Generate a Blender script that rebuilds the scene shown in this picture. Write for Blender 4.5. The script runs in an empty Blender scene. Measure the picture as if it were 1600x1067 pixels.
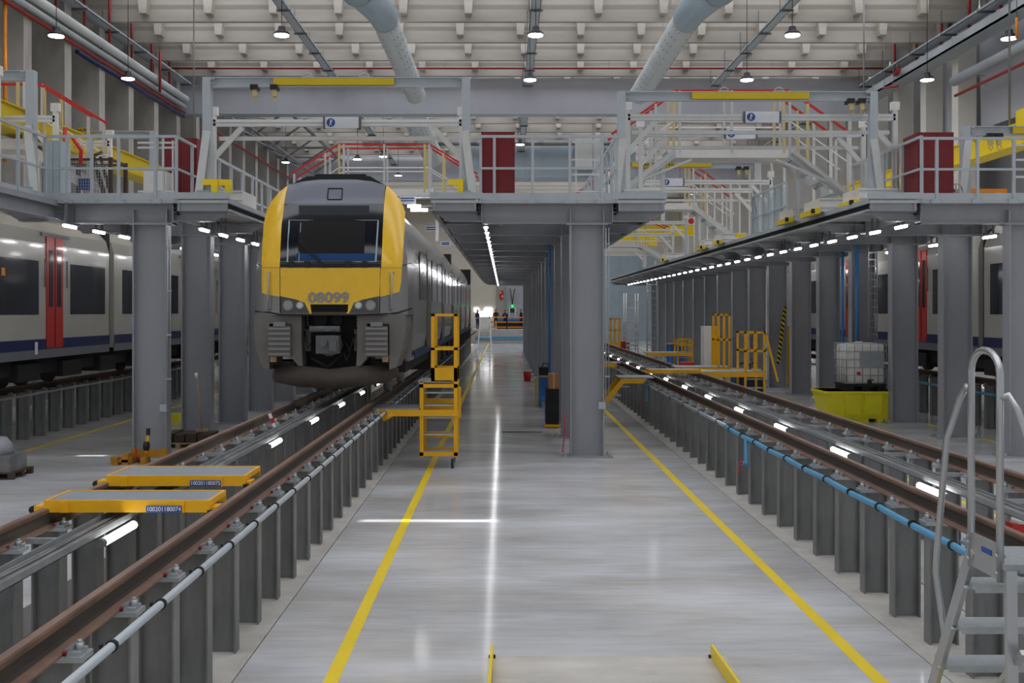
import bpy, math, random
from mathutils import Vector, Matrix
random.seed(7)
SC = bpy.context.scene
COL = SC.collection
PI = math.pi

# ------------------------------------------------------------------ camera, world, sun, exposure
F_PX, VPX, VPY, EYE = 1600.0, 787.0, 486.0, 3.0      # focal length and vanishing point in the 1600x1067 frame
cam_d = bpy.data.cameras.new('camera')
cam_d.sensor_width = 36.0
cam_d.lens = 36.0 * F_PX / 1600.0
cam_d.shift_x = (800 - VPX) / 1600.0
cam_d.shift_y = -(533.5 - VPY) / 1600.0
cam_d.clip_end = 400
cam = bpy.data.objects.new('camera', cam_d)
cam.location = (0, 0, EYE)
cam.rotation_euler = (PI / 2, 0, 0)
COL.objects.link(cam)
SC.camera = cam

world = bpy.data.worlds.new('sky')
SC.world = world
world.use_nodes = True
bg = world.node_tree.nodes['Background']
bg.inputs['Color'].default_value = (0.92, 0.96, 1.0, 1)
bg.inputs['Strength'].default_value = 0.42

SUN_ELEV = math.radians(62)
sun_d = bpy.data.lights.new('sun', 'SUN')
sun_d.energy = 6.0
sun_d.angle = math.radians(0.5)
sun_d.color = (1.0, 0.95, 0.86)
sun = bpy.data.objects.new('sun', sun_d)
sun.rotation_euler = (PI / 2 - SUN_ELEV, 0, 0)       # comes from behind the camera, down and forward
sun.location = (0, -10, 30)
COL.objects.link(sun)

SKYLIGHT = 2.4
vs = SC.view_settings
vs.view_transform = 'Standard'
vs.look = 'None'
vs.gamma = 1.0
vs.use_curve_mapping = False
vs.exposure = 0.2
SC.cycles.use_denoising = True
SC.cycles.max_bounces = 8
SC.cycles.diffuse_bounces = 4
SC.cycles.glossy_bounces = 3
SC.cycles.sample_clamp_indirect = 6.0

# ------------------------------------------------------------------ materials
MATS = {}
def blotch(name, scale, stretch, lo, hi):
    """a second, larger pattern of wear multiplied into the colour"""
    nt = MATS[name].node_tree; b = nt.nodes['Principled BSDF']
    tc = nt.nodes.new('ShaderNodeTexCoord'); mp = nt.nodes.new('ShaderNodeMapping'); mp.inputs['Scale'].default_value = stretch
    nz = nt.nodes.new('ShaderNodeTexNoise'); nz.inputs['Scale'].default_value = scale; nz.inputs['Detail'].default_value = 4
    nt.links.new(tc.outputs['Object'], mp.inputs['Vector']); nt.links.new(mp.outputs['Vector'], nz.inputs['Vector'])
    mr = nt.nodes.new('ShaderNodeMapRange'); mr.inputs['From Min'].default_value = .3; mr.inputs['From Max'].default_value = .7
    mr.inputs['To Min'].default_value = lo; mr.inputs['To Max'].default_value = hi
    nt.links.new(nz.outputs['Fac'], mr.inputs['Value'])
    mx = nt.nodes.new('ShaderNodeMix'); mx.data_type = 'RGBA'; mx.blend_type = 'MULTIPLY'; mx.inputs['Factor'].default_value = 1
    nt.links.new(b.inputs['Base Color'].links[0].from_socket, mx.inputs['A']); nt.links.new(mr.outputs['Result'], mx.inputs['B'])
    nt.links.new(mx.outputs['Result'], b.inputs['Base Color'])
def lin(c):
    return tuple(((x / 255.0) / 12.92 if x / 255.0 <= 0.04045 else ((x / 255.0 + 0.055) / 1.055) ** 2.4) for x in c)

def mat(name, rgb, rough=0.5, metal=0.0, var=0.08, scale=3.0, stretch=(1, 1, 1), bump=0.0, rough_var=0.1, coat=0.0, dark=None, spec=0.5):
    m = bpy.data.materials.new(name)
    m.use_nodes = True
    nt = m.node_tree
    b = nt.nodes['Principled BSDF']
    c = lin(rgb)
    b.inputs['Metallic'].default_value = metal
    b.inputs['Specular IOR Level'].default_value = spec
    if coat:
        b.inputs['Coat Weight'].default_value = coat
        b.inputs['Coat Roughness'].default_value = 0.08
    tc = nt.nodes.new('ShaderNodeTexCoord')
    mp = nt.nodes.new('ShaderNodeMapping')
    mp.inputs['Scale'].default_value = stretch
    nt.links.new(tc.outputs['Object'], mp.inputs['Vector'])
    nz = nt.nodes.new('ShaderNodeTexNoise')
    nz.inputs['Scale'].default_value = scale
    nz.inputs['Detail'].default_value = 6
    nz.inputs['Roughness'].default_value = 0.6
    nt.links.new(mp.outputs['Vector'], nz.inputs['Vector'])
    mx = nt.nodes.new('ShaderNodeMix'); mx.data_type = 'RGBA'
    rp = nt.nodes.new('ShaderNodeMapRange')
    rp.inputs['From Min'].default_value = 0.3; rp.inputs['From Max'].default_value = 0.7
    nt.links.new(nz.outputs['Fac'], rp.inputs['Value'])
    nt.links.new(rp.outputs['Result'], mx.inputs['Factor'])
    d = lin(dark) if dark else tuple(x * (1 - var) for x in c)
    u = c if dark else tuple(min(1, x * (1 + var)) for x in c)
    mx.inputs['A'].default_value = (*d, 1)
    mx.inputs['B'].default_value = (*u, 1)
    nt.links.new(mx.outputs['Result'], b.inputs['Base Color'])
    rr = nt.nodes.new('ShaderNodeMapRange')
    rr.inputs['To Min'].default_value = max(0.03, rough - rough_var); rr.inputs['To Max'].default_value = min(1, rough + rough_var)
    nt.links.new(nz.outputs['Fac'], rr.inputs['Value'])
    nt.links.new(rr.outputs['Result'], b.inputs['Roughness'])
    if bump:
        bp = nt.nodes.new('ShaderNodeBump')
        bp.inputs['Strength'].default_value = bump
        bp.inputs['Distance'].default_value = 0.02
        nt.links.new(nz.outputs['Fac'], bp.inputs['Height'])
        nt.links.new(bp.outputs['Normal'], b.inputs['Normal'])
    MATS[name] = m
    return m

def glow(name, rgb, strength):
    m = bpy.data.materials.new(name)
    m.use_nodes = True
    nt = m.node_tree
    nt.nodes.remove(nt.nodes['Principled BSDF'])
    e = nt.nodes.new('ShaderNodeEmission')
    e.inputs['Color'].default_value = (*lin(rgb), 1)
    e.inputs['Strength'].default_value = strength
    nt.links.new(e.outputs['Emission'], nt.nodes['Material Output'].inputs['Surface'])
    MATS[name] = m
    return m

def grating(name, rgb, sx, sy, metal=0.6):
    """bar grating: dark slots between bars, across X and Y"""
    m = mat(name, rgb, 0.45, metal, 0.1, 20)
    nt = m.node_tree
    b = nt.nodes['Principled BSDF']
    tc = nt.nodes.new('ShaderNodeTexCoord')
    w = nt.nodes.new('ShaderNodeTexWave'); w.wave_type = 'BANDS'; w.bands_direction = 'X'
    w.inputs['Scale'].default_value = sx
    w2 = nt.nodes.new('ShaderNodeTexWave'); w2.wave_type = 'BANDS'; w2.bands_direction = 'Y'
    w2.inputs['Scale'].default_value = sy
    nt.links.new(tc.outputs['Object'], w.inputs['Vector']); nt.links.new(tc.outputs['Object'], w2.inputs['Vector'])
    mm = nt.nodes.new('ShaderNodeMath'); mm.operation = 'MAXIMUM'
    nt.links.new(w.outputs['Fac'], mm.inputs[0]); nt.links.new(w2.outputs['Fac'], mm.inputs[1])
    mr = nt.nodes.new('ShaderNodeMapRange'); mr.inputs['From Min'].default_value = 0.25; mr.inputs['From Max'].default_value = 0.5
    nt.links.new(mm.outputs['Value'], mr.inputs['Value'])
    src = b.inputs['Base Color'].links[0].from_socket
    mx = nt.nodes.new('ShaderNodeMix'); mx.data_type = 'RGBA'
    mx.inputs['A'].default_value = (*[x * 0.25 for x in lin(rgb)], 1)
    nt.links.new(src, mx.inputs['B']); nt.links.new(mr.outputs['Result'], mx.inputs['Factor'])
    nt.links.new(mx.outputs['Result'], b.inputs['Base Color'])
    return m

def stripes(name, a, b_, scale):
    m = mat(name, a, 0.5)
    nt = m.node_tree
    b = nt.nodes['Principled BSDF']
    tc = nt.nodes.new('ShaderNodeTexCoord')
    w = nt.nodes.new('ShaderNodeTexWave'); w.wave_type = 'BANDS'; w.bands_direction = 'DIAGONAL'
    w.inputs['Scale'].default_value = scale
    nt.links.new(tc.outputs['Object'], w.inputs['Vector'])
    mr = nt.nodes.new('ShaderNodeMath'); mr.operation = 'GREATER_THAN'; mr.inputs[1].default_value = 0.5
    nt.links.new(w.outputs['Fac'], mr.inputs[0])
    mx = nt.nodes.new('ShaderNodeMix'); mx.data_type = 'RGBA'
    mx.inputs['A'].default_value = (*lin(a), 1); mx.inputs['B'].default_value = (*lin(b_), 1)
    nt.links.new(mr.outputs['Value'], mx.inputs['Factor'])
    nt.links.new(mx.outputs['Result'], b.inputs['Base Color'])
    return m

def glass(name, rgb, alpha):
    m = mat(name, rgb, 0.08, 0, 0.02)
    m.node_tree.nodes['Principled BSDF'].inputs['Alpha'].default_value = alpha
    return m

mat('floor', (203, 206, 212), 0.11, 0, 0.1, 0.9, (0.45, 1.2, 1), 0.04, 0.05, dark=(178, 175, 169), spec=0.05)
blotch('floor', 0.45, (0.8, 1.2, 1), 0.78, 1.10)
blotch('floor', 5.0, (0.3, 2.0, 1), 0.90, 1.04)
mat('floor_worn', (206, 202, 194), 0.5, 0, 0.1, 1.2, (0.6, 1.5, 1), 0.05, 0.1, dark=(160, 157, 152))
mat('ledge', (190, 187, 180), 0.7, 0, 0.1, 3, (1, 1, 1), 0.1, dark=(165, 162, 156))
mat('pit', (176, 162, 142), 0.8, 0, 0.1, 2, (1, 1, 1), 0.1, dark=(146, 134, 116))
mat('line_yellow', (232, 203, 40), 0.45, 0, 0.06, 2)
mat('concrete', (186, 182, 174), 0.75, 0, 0.1, 1.4, (1, 1, 0.4), 0.05, dark=(154, 151, 146))
mat('roof_beam', (192, 186, 177), 0.7, 0, 0.1, 0.5, (0.25, 1, 1.5), 0.03, dark=(148, 143, 136))
mat('concrete_skylit', (222, 219, 210), 0.7, 0, 0.05, 1.2)  # lighter concrete: skylight on the right columns put into the colour
mat('wall_panel', (150, 150, 152), 0.7, 0, 0.05, 1)
mat('fabric', (178, 180, 188), 0.75, 0, 0.05, 0.9, (1, 1, 0.35), 0.5)
mat('steel_paint', (150, 152, 158), 0.42, 0.0, 0.06, 2.5, (1, 1, 0.3), 0.02, 0.08)
mat('steel_light', (178, 186, 192), 0.42, 0.1, 0.06, 3)
mat('steel_post', (146, 146, 145), 0.42, 0.2, 0.12, 2.5, (1, 1, 0.35), 0.03, 0.12, dark=(102, 104, 106))
mat('dark_steel', (96, 97, 100), 0.5)
mat('galv', (172, 177, 180), 0.38, 0.5, 0.12, 9, (1, 1, 1), 0.02, 0.12)
mat('deck_under', (190, 191, 190), 0.6, 0.1, 0.08, 2)
mat('aluminium', (214, 215, 214), 0.32, 0.65, 0.05, 6)
mat('ladder_alu', (184, 186, 188), 0.3, 0.9, 0.03, 2, rough_var=.03)
mat('white_frame', (226, 224, 220), 0.45, 0, 0.04, 4)
mat('rust', (124, 94, 76), 0.55, 0.2, 0.2, 5, (1, 0.4, 1), 0.12, dark=(78, 60, 50))
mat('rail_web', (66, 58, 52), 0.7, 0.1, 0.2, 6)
mat('rail_foot', (124, 98, 84), 0.6, 0.1, 0.2, 6)
mat('rail_head', (150, 124, 112), 0.36, 0.5, 0.15, 5, (1, 0.3, 1), 0.02)
mat('yellow', (240, 178, 14), 0.4, 0, 0.06, 4)
mat('yellow_worn', (176, 124, 20), 0.55, 0, 0.2, 5)
mat('yellow_bright', (246, 214, 20), 0.4, 0, 0.05, 3)
mat('yellow_board', (206, 178, 20), 0.55, 0, 0.05, 2)
mat('beige_yellow', (206, 188, 130), 0.5)
mat('orange', (236, 140, 20), 0.45)
mat('red', (196, 40, 32), 0.45)
mat('clip_red', (150, 40, 36), 0.6)
mat('red_pipe', (156, 40, 36), 0.5)
mat('dark_red', (118, 18, 28), 0.4)
mat('blue', (54, 124, 196), 0.45)
mat('blue_pipe', (84, 150, 190), 0.4)
mat('blue_dark', (34, 44, 92), 0.45)
mat('black', (24, 24, 26), 0.5)
mat('rubber', (30, 30, 30), 0.7)
mat('under_black', (34, 32, 31), 0.7, 0, 0.3, 3)
mat('train_grey', (128, 127, 128), 0.3, 0.3, 0.03, 2, coat=0.3, rough_var=0.01)
mat('train_forehead', (96, 99, 110), 0.3, 0.3, 0.03, 2, coat=0.3)
mat('train_side', (164, 161, 160), 0.26, 0.4, 0.03, 1, coat=0.3, rough_var=0.01)
mat('train_yellow', (240, 190, 16), 0.28, 0, 0.02, 2, coat=0.5)
mat('train_dirt', (112, 109, 105), 0.55, 0.1, 0.12, 4)
mat('plow', (74, 66, 60), 0.6, 0.2, 0.2, 5)
mat('windscreen', (14, 19, 30), 0.05, 0, 0.02, 2)
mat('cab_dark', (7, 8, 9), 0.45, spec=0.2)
mat('display_grey', (30, 37, 44), 0.4, spec=.2)
mat('lamp_panel', (74, 74, 72), 0.35)
mat('lamp_lens', (150, 152, 150), 0.2, 0.3)
mat('dash_blue', (18, 60, 110), 0.5, spec=0.2)
mat('screen_frame', (150, 168, 178), 0.3)
mat('coach_white', (192, 190, 183), 0.25, 0.0, 0.03, 1, coat=0.4, rough_var=0.01)
mat('coach_red', (196, 44, 40), 0.35, 0, 0.04, 2, coat=0.3)
mat('coach_glass', (44, 48, 56), 0.06, 0, 0.1, 2, coat=0.5)
mat('coach_skirt', (120, 122, 128), 0.4)
mat('number_grey', (140, 140, 140), 0.4)
mat('white', (236, 236, 236), 0.5)
mat('sign_white', (226, 228, 236), 0.5)
mat('sign_blue', (26, 74, 150), 0.4)
mat('plastic_white', (228, 226, 222), 0.45, 0, 0.05, 3)
mat('bund_yellow', (240, 230, 40), 0.4, 0, 0.04, 2)
mat('wood', (176, 150, 112), 0.7, 0, 0.15, 6, (1, 6, 1))
mat('wood_dark', (74, 62, 52), 0.8, 0, 0.2, 6)
mat('cardboard', (176, 128, 86), 0.8)
mat('duct', (208, 214, 214), 0.7, 0, 0.03, 2)
mat('duct_blue', (168, 184, 194), 0.5, 0.2, 0.05, 1.5)
mat('wall_cream', (216, 211, 196), 0.7, 0, 0.03, 1)
mat('skin', (196, 150, 122), 0.6)
mat('cloth_navy', (30, 40, 70), 0.8)
mat('cloth_black', (26, 26, 30), 0.8)
mat('brick', (120, 92, 76), 0.8)
mat('locker', (168, 182, 188), 0.45)
grating('grate', (168, 178, 188), 60, 12.0)
grating('grate_step', (186, 194, 198), 46, 46)
stripes('hazard', (226, 200, 30), (24, 24, 22), 3.0)
mat('mirror_lens', (196, 200, 204), 0.15, 0.7)
glow('skylight', (246, 248, 255), SKYLIGHT)
glow('tube', (250, 250, 250), 25.0)
glow('pit_tube', (250, 250, 246), 7.0)
glow('highbay', (250, 252, 255), 24.0)
glow('lit_window', (250, 252, 255), 4.0)
glow('exit_green', (40, 220, 100), 2.0)
glass('clear_panel', (190, 205, 210), 0.35)

# ------------------------------------------------------------------ mesh building
def at(px, py, d):
    """pixel of the photograph at depth d (metres ahead of the camera) -> point in the hall"""
    return Vector(((px - VPX) * d / F_PX, d, EYE - (py - VPY) * d / F_PX))
def atx(px, d): return (px - VPX) * d / F_PX
def atz(py, d): return EYE - (py - VPY) * d / F_PX

def origin(o):
    v = Vector((0, 0, 0))
    while o is not None:
        v += o.location
        o = o.parent
    return v

class MB:
    def __init__(self):
        self.v = []; self.f = []; self.smooth = set()
    def quad(self, *p):
        n = len(self.v); self.v += [tuple(q) for q in p]; self.f.append(tuple(range(n, n + len(p)))); return self
    def hexa(self, p):
        n = len(self.v); self.v += [tuple(q) for q in p]
        for a in ((0, 3, 2, 1), (4, 5, 6, 7), (0, 1, 5, 4), (1, 2, 6, 5), (2, 3, 7, 6), (3, 0, 4, 7)):
            self.f.append(tuple(n + i for i in a))
        return self
    def box(self, x0, x1, y0, y1, z0, z1):
        if x0 > x1: x0, x1 = x1, x0
        if y0 > y1: y0, y1 = y1, y0
        if z0 > z1: z0, z1 = z1, z0
        return self.hexa([(x0, y0, z0), (x1, y0, z0), (x1, y1, z0), (x0, y1, z0), (x0, y0, z1), (x1, y0, z1), (x1, y1, z1), (x0, y1, z1)])
    def bar(self, p, q, w, h=None, up=(0, 0, 1)):
        """rectangular bar from p to q, w across, h along 'up'"""
        p = Vector(p); q = Vector(q); h = h or w
        d = (q - p).normalized(); up = Vector(up)
        if abs(d.dot(up)) > 0.98: up = Vector((0, 1, 0))
        s = d.cross(up).normalized(); t = s.cross(d).normalized()
        s *= w / 2; t *= h / 2
        return self.hexa([p - s - t, p + s - t, q + s - t, q - s - t, p - s + t, p + s + t, q + s + t, q - s + t])
    def tube(self, pts, r, n=8, caps=True):
        pts = [Vector(p) for p in pts]
        rs = r if isinstance(r, (list, tuple)) else [r] * len(pts)
        base = len(self.v); prev = None
        for i, p in enumerate(pts):
            if i == 0: d = pts[1] - p
            elif i == len(pts) - 1: d = p - pts[i - 1]
            else: d = (pts[i + 1] - p).normalized() + (p - pts[i - 1]).normalized()
            d = d.normalized() if d.length > 1e-9 else Vector((0, 0, 1))
            if prev is None:
                a = Vector((0, 0, 1)) if abs(d.z) < 0.9 else Vector((1, 0, 0))
                s = d.cross(a).normalized()
            else:
                s = (prev - d * prev.dot(d)).normalized()
            prev = s; t = d.cross(s)
            for k in range(n):
                w = 2 * PI * k / n
                self.v.append(tuple(p + (s * math.cos(w) + t * math.sin(w)) * rs[i]))
        for i in range(len(pts) - 1):
            for k in range(n):
                a = base + i * n + k; b = base + i * n + (k + 1) % n
                self.smooth.add(len(self.f)); self.f.append((a, b, b + n, a + n))
        if caps:
            self.f.append(tuple(base + k for k in reversed(range(n))))
            e = base + (len(pts) - 1) * n
            self.f.append(tuple(e + k for k in range(n)))
        return self
    def prism(self, poly, axis, a0, a1):
        """poly: 2D points; axis 'x': poly is (y,z); 'y': (x,z); 'z': (x,y)"""
        def P(p, a):
            return (a, p[0], p[1]) if axis == 'x' else (p[0], a, p[1]) if axis == 'y' else (p[0], p[1], a)
        n = len(poly); b = len(self.v)
        self.v += [P(p, a0) for p in poly] + [P(p, a1) for p in poly]
        self.f.append(tuple(b + i for i in reversed(range(n)))); self.f.append(tuple(b + n + i for i in range(n)))
        for i in range(n):
            j = (i + 1) % n
            self.f.append((b + i, b + j, b + n + j, b + n + i))
        return self
    def loft(self, rings, close=True, caps=True, smooth=True):
        n = len(rings[0]); b = len(self.v)
        for r in rings: self.v += [tuple(p) for p in r]
        for i in range(len(rings) - 1):
            for k in range(n if close else n - 1):
                a = b + i * n + k; c = b + i * n + (k + 1) % n
                if smooth: self.smooth.add(len(self.f))
                self.f.append((a, c, c + n, a + n))
        if caps and close:
            self.f.append(tuple(b + k for k in reversed(range(n))))
            e = b + (len(rings) - 1) * n
            self.f.append(tuple(e + k for k in range(n)))
        return self
    def lathe(self, c, prof, n=16, axis='z'):
        rings = []
        for r, h in prof:
            rg = []
            for k in range(n):
                w = 2 * PI * k / n
                a, b_ = r * math.cos(w), r * math.sin(w)
                o = (a, b_, h) if axis == 'z' else (a, h, b_) if axis == 'y' else (h, a, b_)
                rg.append((c[0] + o[0], c[1] + o[1], c[2] + o[2]))
            rings.append(rg)
        return self.loft(rings)
    def ibeam(self, axis, a0, a1, c, z0, z1, w, tf=0.02, tw=0.012):
        """I-section beam along 'x' or 'y'; c = centre on the other horizontal axis"""
        if axis == 'x':
            self.box(a0, a1, c - w / 2, c + w / 2, z0, z0 + tf); self.box(a0, a1, c - w / 2, c + w / 2, z1 - tf, z1)
            self.box(a0, a1, c - tw / 2, c + tw / 2, z0 + tf, z1 - tf)
        else:
            self.box(c - w / 2, c + w / 2, a0, a1, z0, z0 + tf); self.box(c - w / 2, c + w / 2, a0, a1, z1 - tf, z1)
            self.box(c - tw / 2, c + tw / 2, a0, a1, z0 + tf, z1 - tf)
        return self
    def build(self, name, m, parent=None, smooth_all=False):
        off = origin(parent) if parent is not None else Vector((0, 0, 0))
        me = bpy.data.meshes.new(name)
        me.from_pydata([(x - off.x, y - off.y, z - off.z) for x, y, z in self.v], [], self.f)
        me.materials.append(MATS[m])
        for p in me.polygons:
            if smooth_all or p.index in self.smooth: p.use_smooth = True
        me.update()
        o = bpy.data.objects.new(name, me)
        COL.objects.link(o)
        if parent is not None: o.parent = parent
        return o

def tag(o, label, cat, group=None, kind=None):
    o['label'] = label; o['category'] = cat
    if group: o['group'] = group
    if kind: o['kind'] = kind
    return o
def struct(name, mb, m):
    o = mb.build(name, m); o['kind'] = 'structure'; return o
def thing(name, label, cat, loc, group=None, kind='thing'):
    o = bpy.data.objects.new(name, None)
    o.empty_display_size = 0.2
    o.location = loc
    COL.objects.link(o)
    return tag(o, label, cat, group, kind)
def single(name, mb, m, label, cat, group=None):
    return tag(mb.build(name, m), label, cat, group, 'thing')
def dup(root, delta, label=None, group=None):
    """copy of a thing with its parts and sub-parts, moved by delta"""
    r = root.copy(); COL.objects.link(r); r.location = root.location + Vector(delta)
    if label: r['label'] = label
    if group: r['group'] = group
    for ch in list(root.children):
        c = ch.copy(); COL.objects.link(c); c.parent = r
        for g in list(ch.children):
            e = g.copy(); COL.objects.link(e); e.parent = c
    return r
def text_mesh(name, s, size, loc, m, parent, depth=0.002, width=None, rot=(PI / 2, 0, 0), bold=0.0):
    cu = bpy.data.curves.new(name, 'FONT'); cu.body = s; cu.size = size; cu.extrude = depth; cu.offset = 0
    cu.align_x = 'CENTER'; cu.align_y = 'CENTER'
    t = bpy.data.objects.new(name + '_tmp', cu); COL.objects.link(t)
    bpy.context.view_layer.update()
    me = bpy.data.meshes.new_from_object(t.evaluated_get(bpy.context.evaluated_depsgraph_get()))
    bpy.data.objects.remove(t); bpy.data.curves.remove(cu)
    if width:
        xs = [v.co.x for v in me.vertices]
        k = width / max(1e-6, max(xs) - min(xs))
        for v in me.vertices: v.co.x *= k
    R = Matrix.Rotation(rot[2], 4, 'Z') @ Matrix.Rotation(rot[0], 4, 'X')
    off = Vector(loc) - origin(parent)
    if bold:                                          # heavier strokes: the same glyphs side by side
        vs_ = [tuple(v.co) for v in me.vertices]; fs_ = [tuple(p.vertices) for p in me.polygons]
        V, Fc = [], []
        for i, (dx, dz) in enumerate(((-bold, 0), (bold, 0), (0, bold), (0, -bold), (0, 0))):
            n_ = len(V); V += [(a + dx, b + dz, c + i * .0004) for a, b, c in vs_]; Fc += [tuple(q + n_ for q in f) for f in fs_]
        me = bpy.data.meshes.new(name); me.from_pydata(V, [], Fc)
    for v in me.vertices: v.co = (R @ v.co) + off
    me.materials.clear(); me.materials.append(MATS[m])
    o = bpy.data.objects.new(name, me); COL.objects.link(o); o.parent = parent
    return o

ONES = ['', 'first', 'second', 'third', 'fourth', 'fifth', 'sixth', 'seventh', 'eighth', 'ninth', 'tenth', 'eleventh', 'twelfth', 'thirteenth', 'fourteenth', 'fifteenth', 'sixteenth', 'seventeenth', 'eighteenth', 'nineteenth']
TENS = ['', '', 'twenty', 'thirty', 'forty', 'fifty', 'sixty', 'seventy', 'eighty', 'ninety']
TENTH = ['', '', 'twentieth', 'thirtieth', 'fortieth', 'fiftieth', 'sixtieth', 'seventieth', 'eightieth', 'ninetieth']
def nth(n):
    if n < 20: return ONES[n]
    if n % 10 == 0: return TENTH[n // 10]
    return TENS[n // 10] + '-' + ONES[n % 10]

# ------------------------------------------------------------------ the shell
RZ = 15.4                                            # underside of the roof slab
BEAM_Z = 14.0
ROOF_X0, ROOF_X1 = -17.0, 18.6
SLOTS = [(-2.05, -0.08, 14.55, 14.73), (-8.85, -8.25, 21.15, 21.33)]     # sunlit strips on the floor
slot_roof = []  # roof slits added so the sun throws those floor strips
for x0, x1, y0, y1 in SLOTS:
    dy = RZ / math.tan(SUN_ELEV)
    slot_roof.append((x0, x1, y0 - dy, y1 - dy))

def slab_with_slots(y0, y1):
    mb = MB()
    cuts = sorted(slot_roof, key=lambda s: s[2])
    y = y0
    for x0, x1, a, b in cuts:
        mb.box(ROOF_X0, ROOF_X1, y, a, RZ, RZ + 0.06)
        mb.box(ROOF_X0, x0, a, b, RZ, RZ + 0.06); mb.box(x1, ROOF_X1, a, b, RZ, RZ + 0.06)
        y = b
    mb.box(ROOF_X0, ROOF_X1, y, y1, RZ, RZ + 0.06)
    return mb
struct('ceiling', slab_with_slots(-14, 104), 'roof_beam')

beam_ys = [44.9 + 3.0 * k for k in range(-19, 20)]
wn = 0
prev_y = None
for i, y in enumerate(beam_ys):
    if abs(y - 49) < 0.9 or abs(y - 73.9) < 0.9: y += 0.0
    mb = MB()
    mb.prism([(y, BEAM_Z), (y + 0.22, BEAM_Z), (y + 0.26, BEAM_Z + 0.45), (y + 0.40, BEAM_Z + 0.6), (y + 0.40, RZ), (y - 0.12, RZ), (y - 0.12, BEAM_Z + 0.6), (y - 0.03, BEAM_Z + 0.45)], 'x', ROOF_X0 + 0.6, ROOF_X1 - 0.6)
    if 30 < y < 72:
        for k in range(-6, 8):
            x = 0.9 + 2.45 * k + 0.22 * ((i * 7) % 3 - 1)
            mb.prism([(x - 0.13, BEAM_Z + 0.2), (x + 0.13, BEAM_Z + 0.2), (x + 0.24, RZ), (x - 0.24, RZ)], 'y', y - 0.42, y - 0.0)
    struct('ceiling_beam', mb, 'roof_beam')
    if prev_y is not None and y < 100:
        a, b = prev_y + 0.75, y - 0.75
        if not any(sa < b + 0.1 and sb > a - 0.1 for _, _, sa, sb in slot_roof):
            wn += 1
            struct('window_%d' % wn, MB().box(-14.5, 16.2, a, b, RZ - 0.03, RZ - 0.005), 'skylight')
    prev_y = y

def girder(y, label):
    mb = MB()
    n = 140
    random.seed(int(y))
    x0, x1 = -15.76, 17.77
    front = []
    for k in range(n + 1):                            # slightly billowing textile cover
        x = x0 + (x1 - x0) * k / n
        w = 0.035 * math.sin(x * 1.3) + 0.05 * max(0, math.sin(x * 0.63 + 1.1)) ** 6 * math.sin(x * 6)
        front.append((x, y + w))
    rows = []
    for z, s in ((12.40, 0.2), (12.8, 1.0), (13.3, 0.8), (13.7, 0.4), (14.03, 0.0)):
        rows.append([(x, y + (yy - y) * s, z) for x, yy in front])
    back = [[(x, y + 0.7, z) for x, _ in front] for z in (14.03, 12.40)]
    mb.loft(rows + back + [rows[0]], close=False, caps=False)
    mb.quad((x0, y, 12.4), (x0, y, 14.03), (x0, y + 0.7, 14.03), (x0, y + 0.7, 12.4))
    mb.quad((x1, y, 12.4), (x1, y, 14.03), (x1, y + 0.7, 14.03), (x1, y + 0.7, 12.4))
    t = thing('roof_girder', label, 'girder', (0, y, 12.4))
    mb.build('fabric_cover', 'fabric', t)
    MB().box(x0, x1, y - 0.1, y + 0.72, 12.34, 12.40).build('bottom_rail', 'steel_light', t)
    return t
girder(48.6, 'wide grey fabric covered girder spanning the hall above the portals, nearer of the two')
girder(73.4, 'farther grey fabric covered girder spanning the hall behind the footbridges')

# floor slabs: aisle in the middle, lower pits under the raised tracks
struct('floor', MB().box(-2.19, 3.62, -6, 103, -0.3, 0.0).box(-40, -4.85, -6, 103, -0.3, 0.0).box(4.62, 40, -6, 103, -0.3, 0.0), 'floor')
struct('floor', MB().box(-2.72, -2.205, -6, 103, -0.3, -0.004).box(3.635, 4.605, -6, 103, -0.3, -0.004), 'ledge')
struct('floor', MB().box(-4.85, -2.72, -6, 103, -1.0, -0.9).box(-4.85, -2.72, -6, -5.9, -1, -.3)
       .box(-4.95, -4.85, -6, 103, -1.0, -0.31).box(-2.72, -2.6, -6, 103, -1.0, -0.31), 'pit')
struct('floor', MB().box(-0.09, 1.93, 2.0, 8.9, 0.0, 0.006), 'floor_worn')
for nm, x in (('aisle left', -1.40), ('aisle right', 3.05), ('far left', -10.27), ('beside pit left', -5.85), ('beside pit right', 7.2), ('far right', 11.26)):
    struct('floor_line', MB().box(x - 0.06, x + 0.06, 2 if abs(x) < 5 else 8, 93, 0.0, 0.003), 'line_yellow')

# walls
struct('wall_back', MB().box(-18, 19.5, 102, 102.3, 0, RZ), 'wall_cream')
struct('wall_left', MB().box(-17.6, -17.2, 20, 102, 0, RZ), 'wall_panel')
struct('wall_right', MB().box(19.6, 20.0, 20, 102, 0, RZ), 'wall_panel')
for k in range(24):
    y = 32.1 + 3.0 * k
    if y > 100: break
    mb = MB().box(-16.7, -15.05, y, y + 0.55, 0, 13.9)
    mb.tube([(-15.9, y - 0.02, 11.2), (-15.9, y + 0.02, 11.2)], 0.09, 8)
    struct('concrete_column', mb, 'concrete')
    if y > 36:
        struct('concrete_column', MB().box(17.4, 18.1, y + 1.1, y + 1.65, 0, 13.9), 'concrete_skylit')
def wall_drape(y0, y1, z0, label):
    mb = MB()
    n = 40; rows = []
    for z in (z0, (z0 + 15.4) / 2, 15.42):
        rows.append([(18.2 + 0.03 * math.sin(k * 0.9 + z), y0 + (y1 - y0) * k / n, z) for k in range(n + 1)])
    mb.loft(rows, close=False, caps=False)
    mb.loft([[(x + 0.06, y, z) for x, y, z in r] for r in reversed(rows)], close=False, caps=False)
    return single('wall_drape', mb, 'fabric', label, 'fabric cover')
wall_drape(23, 39.1, 9.9, 'large grey fabric cover with raised lower edge high on the right side')
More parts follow.
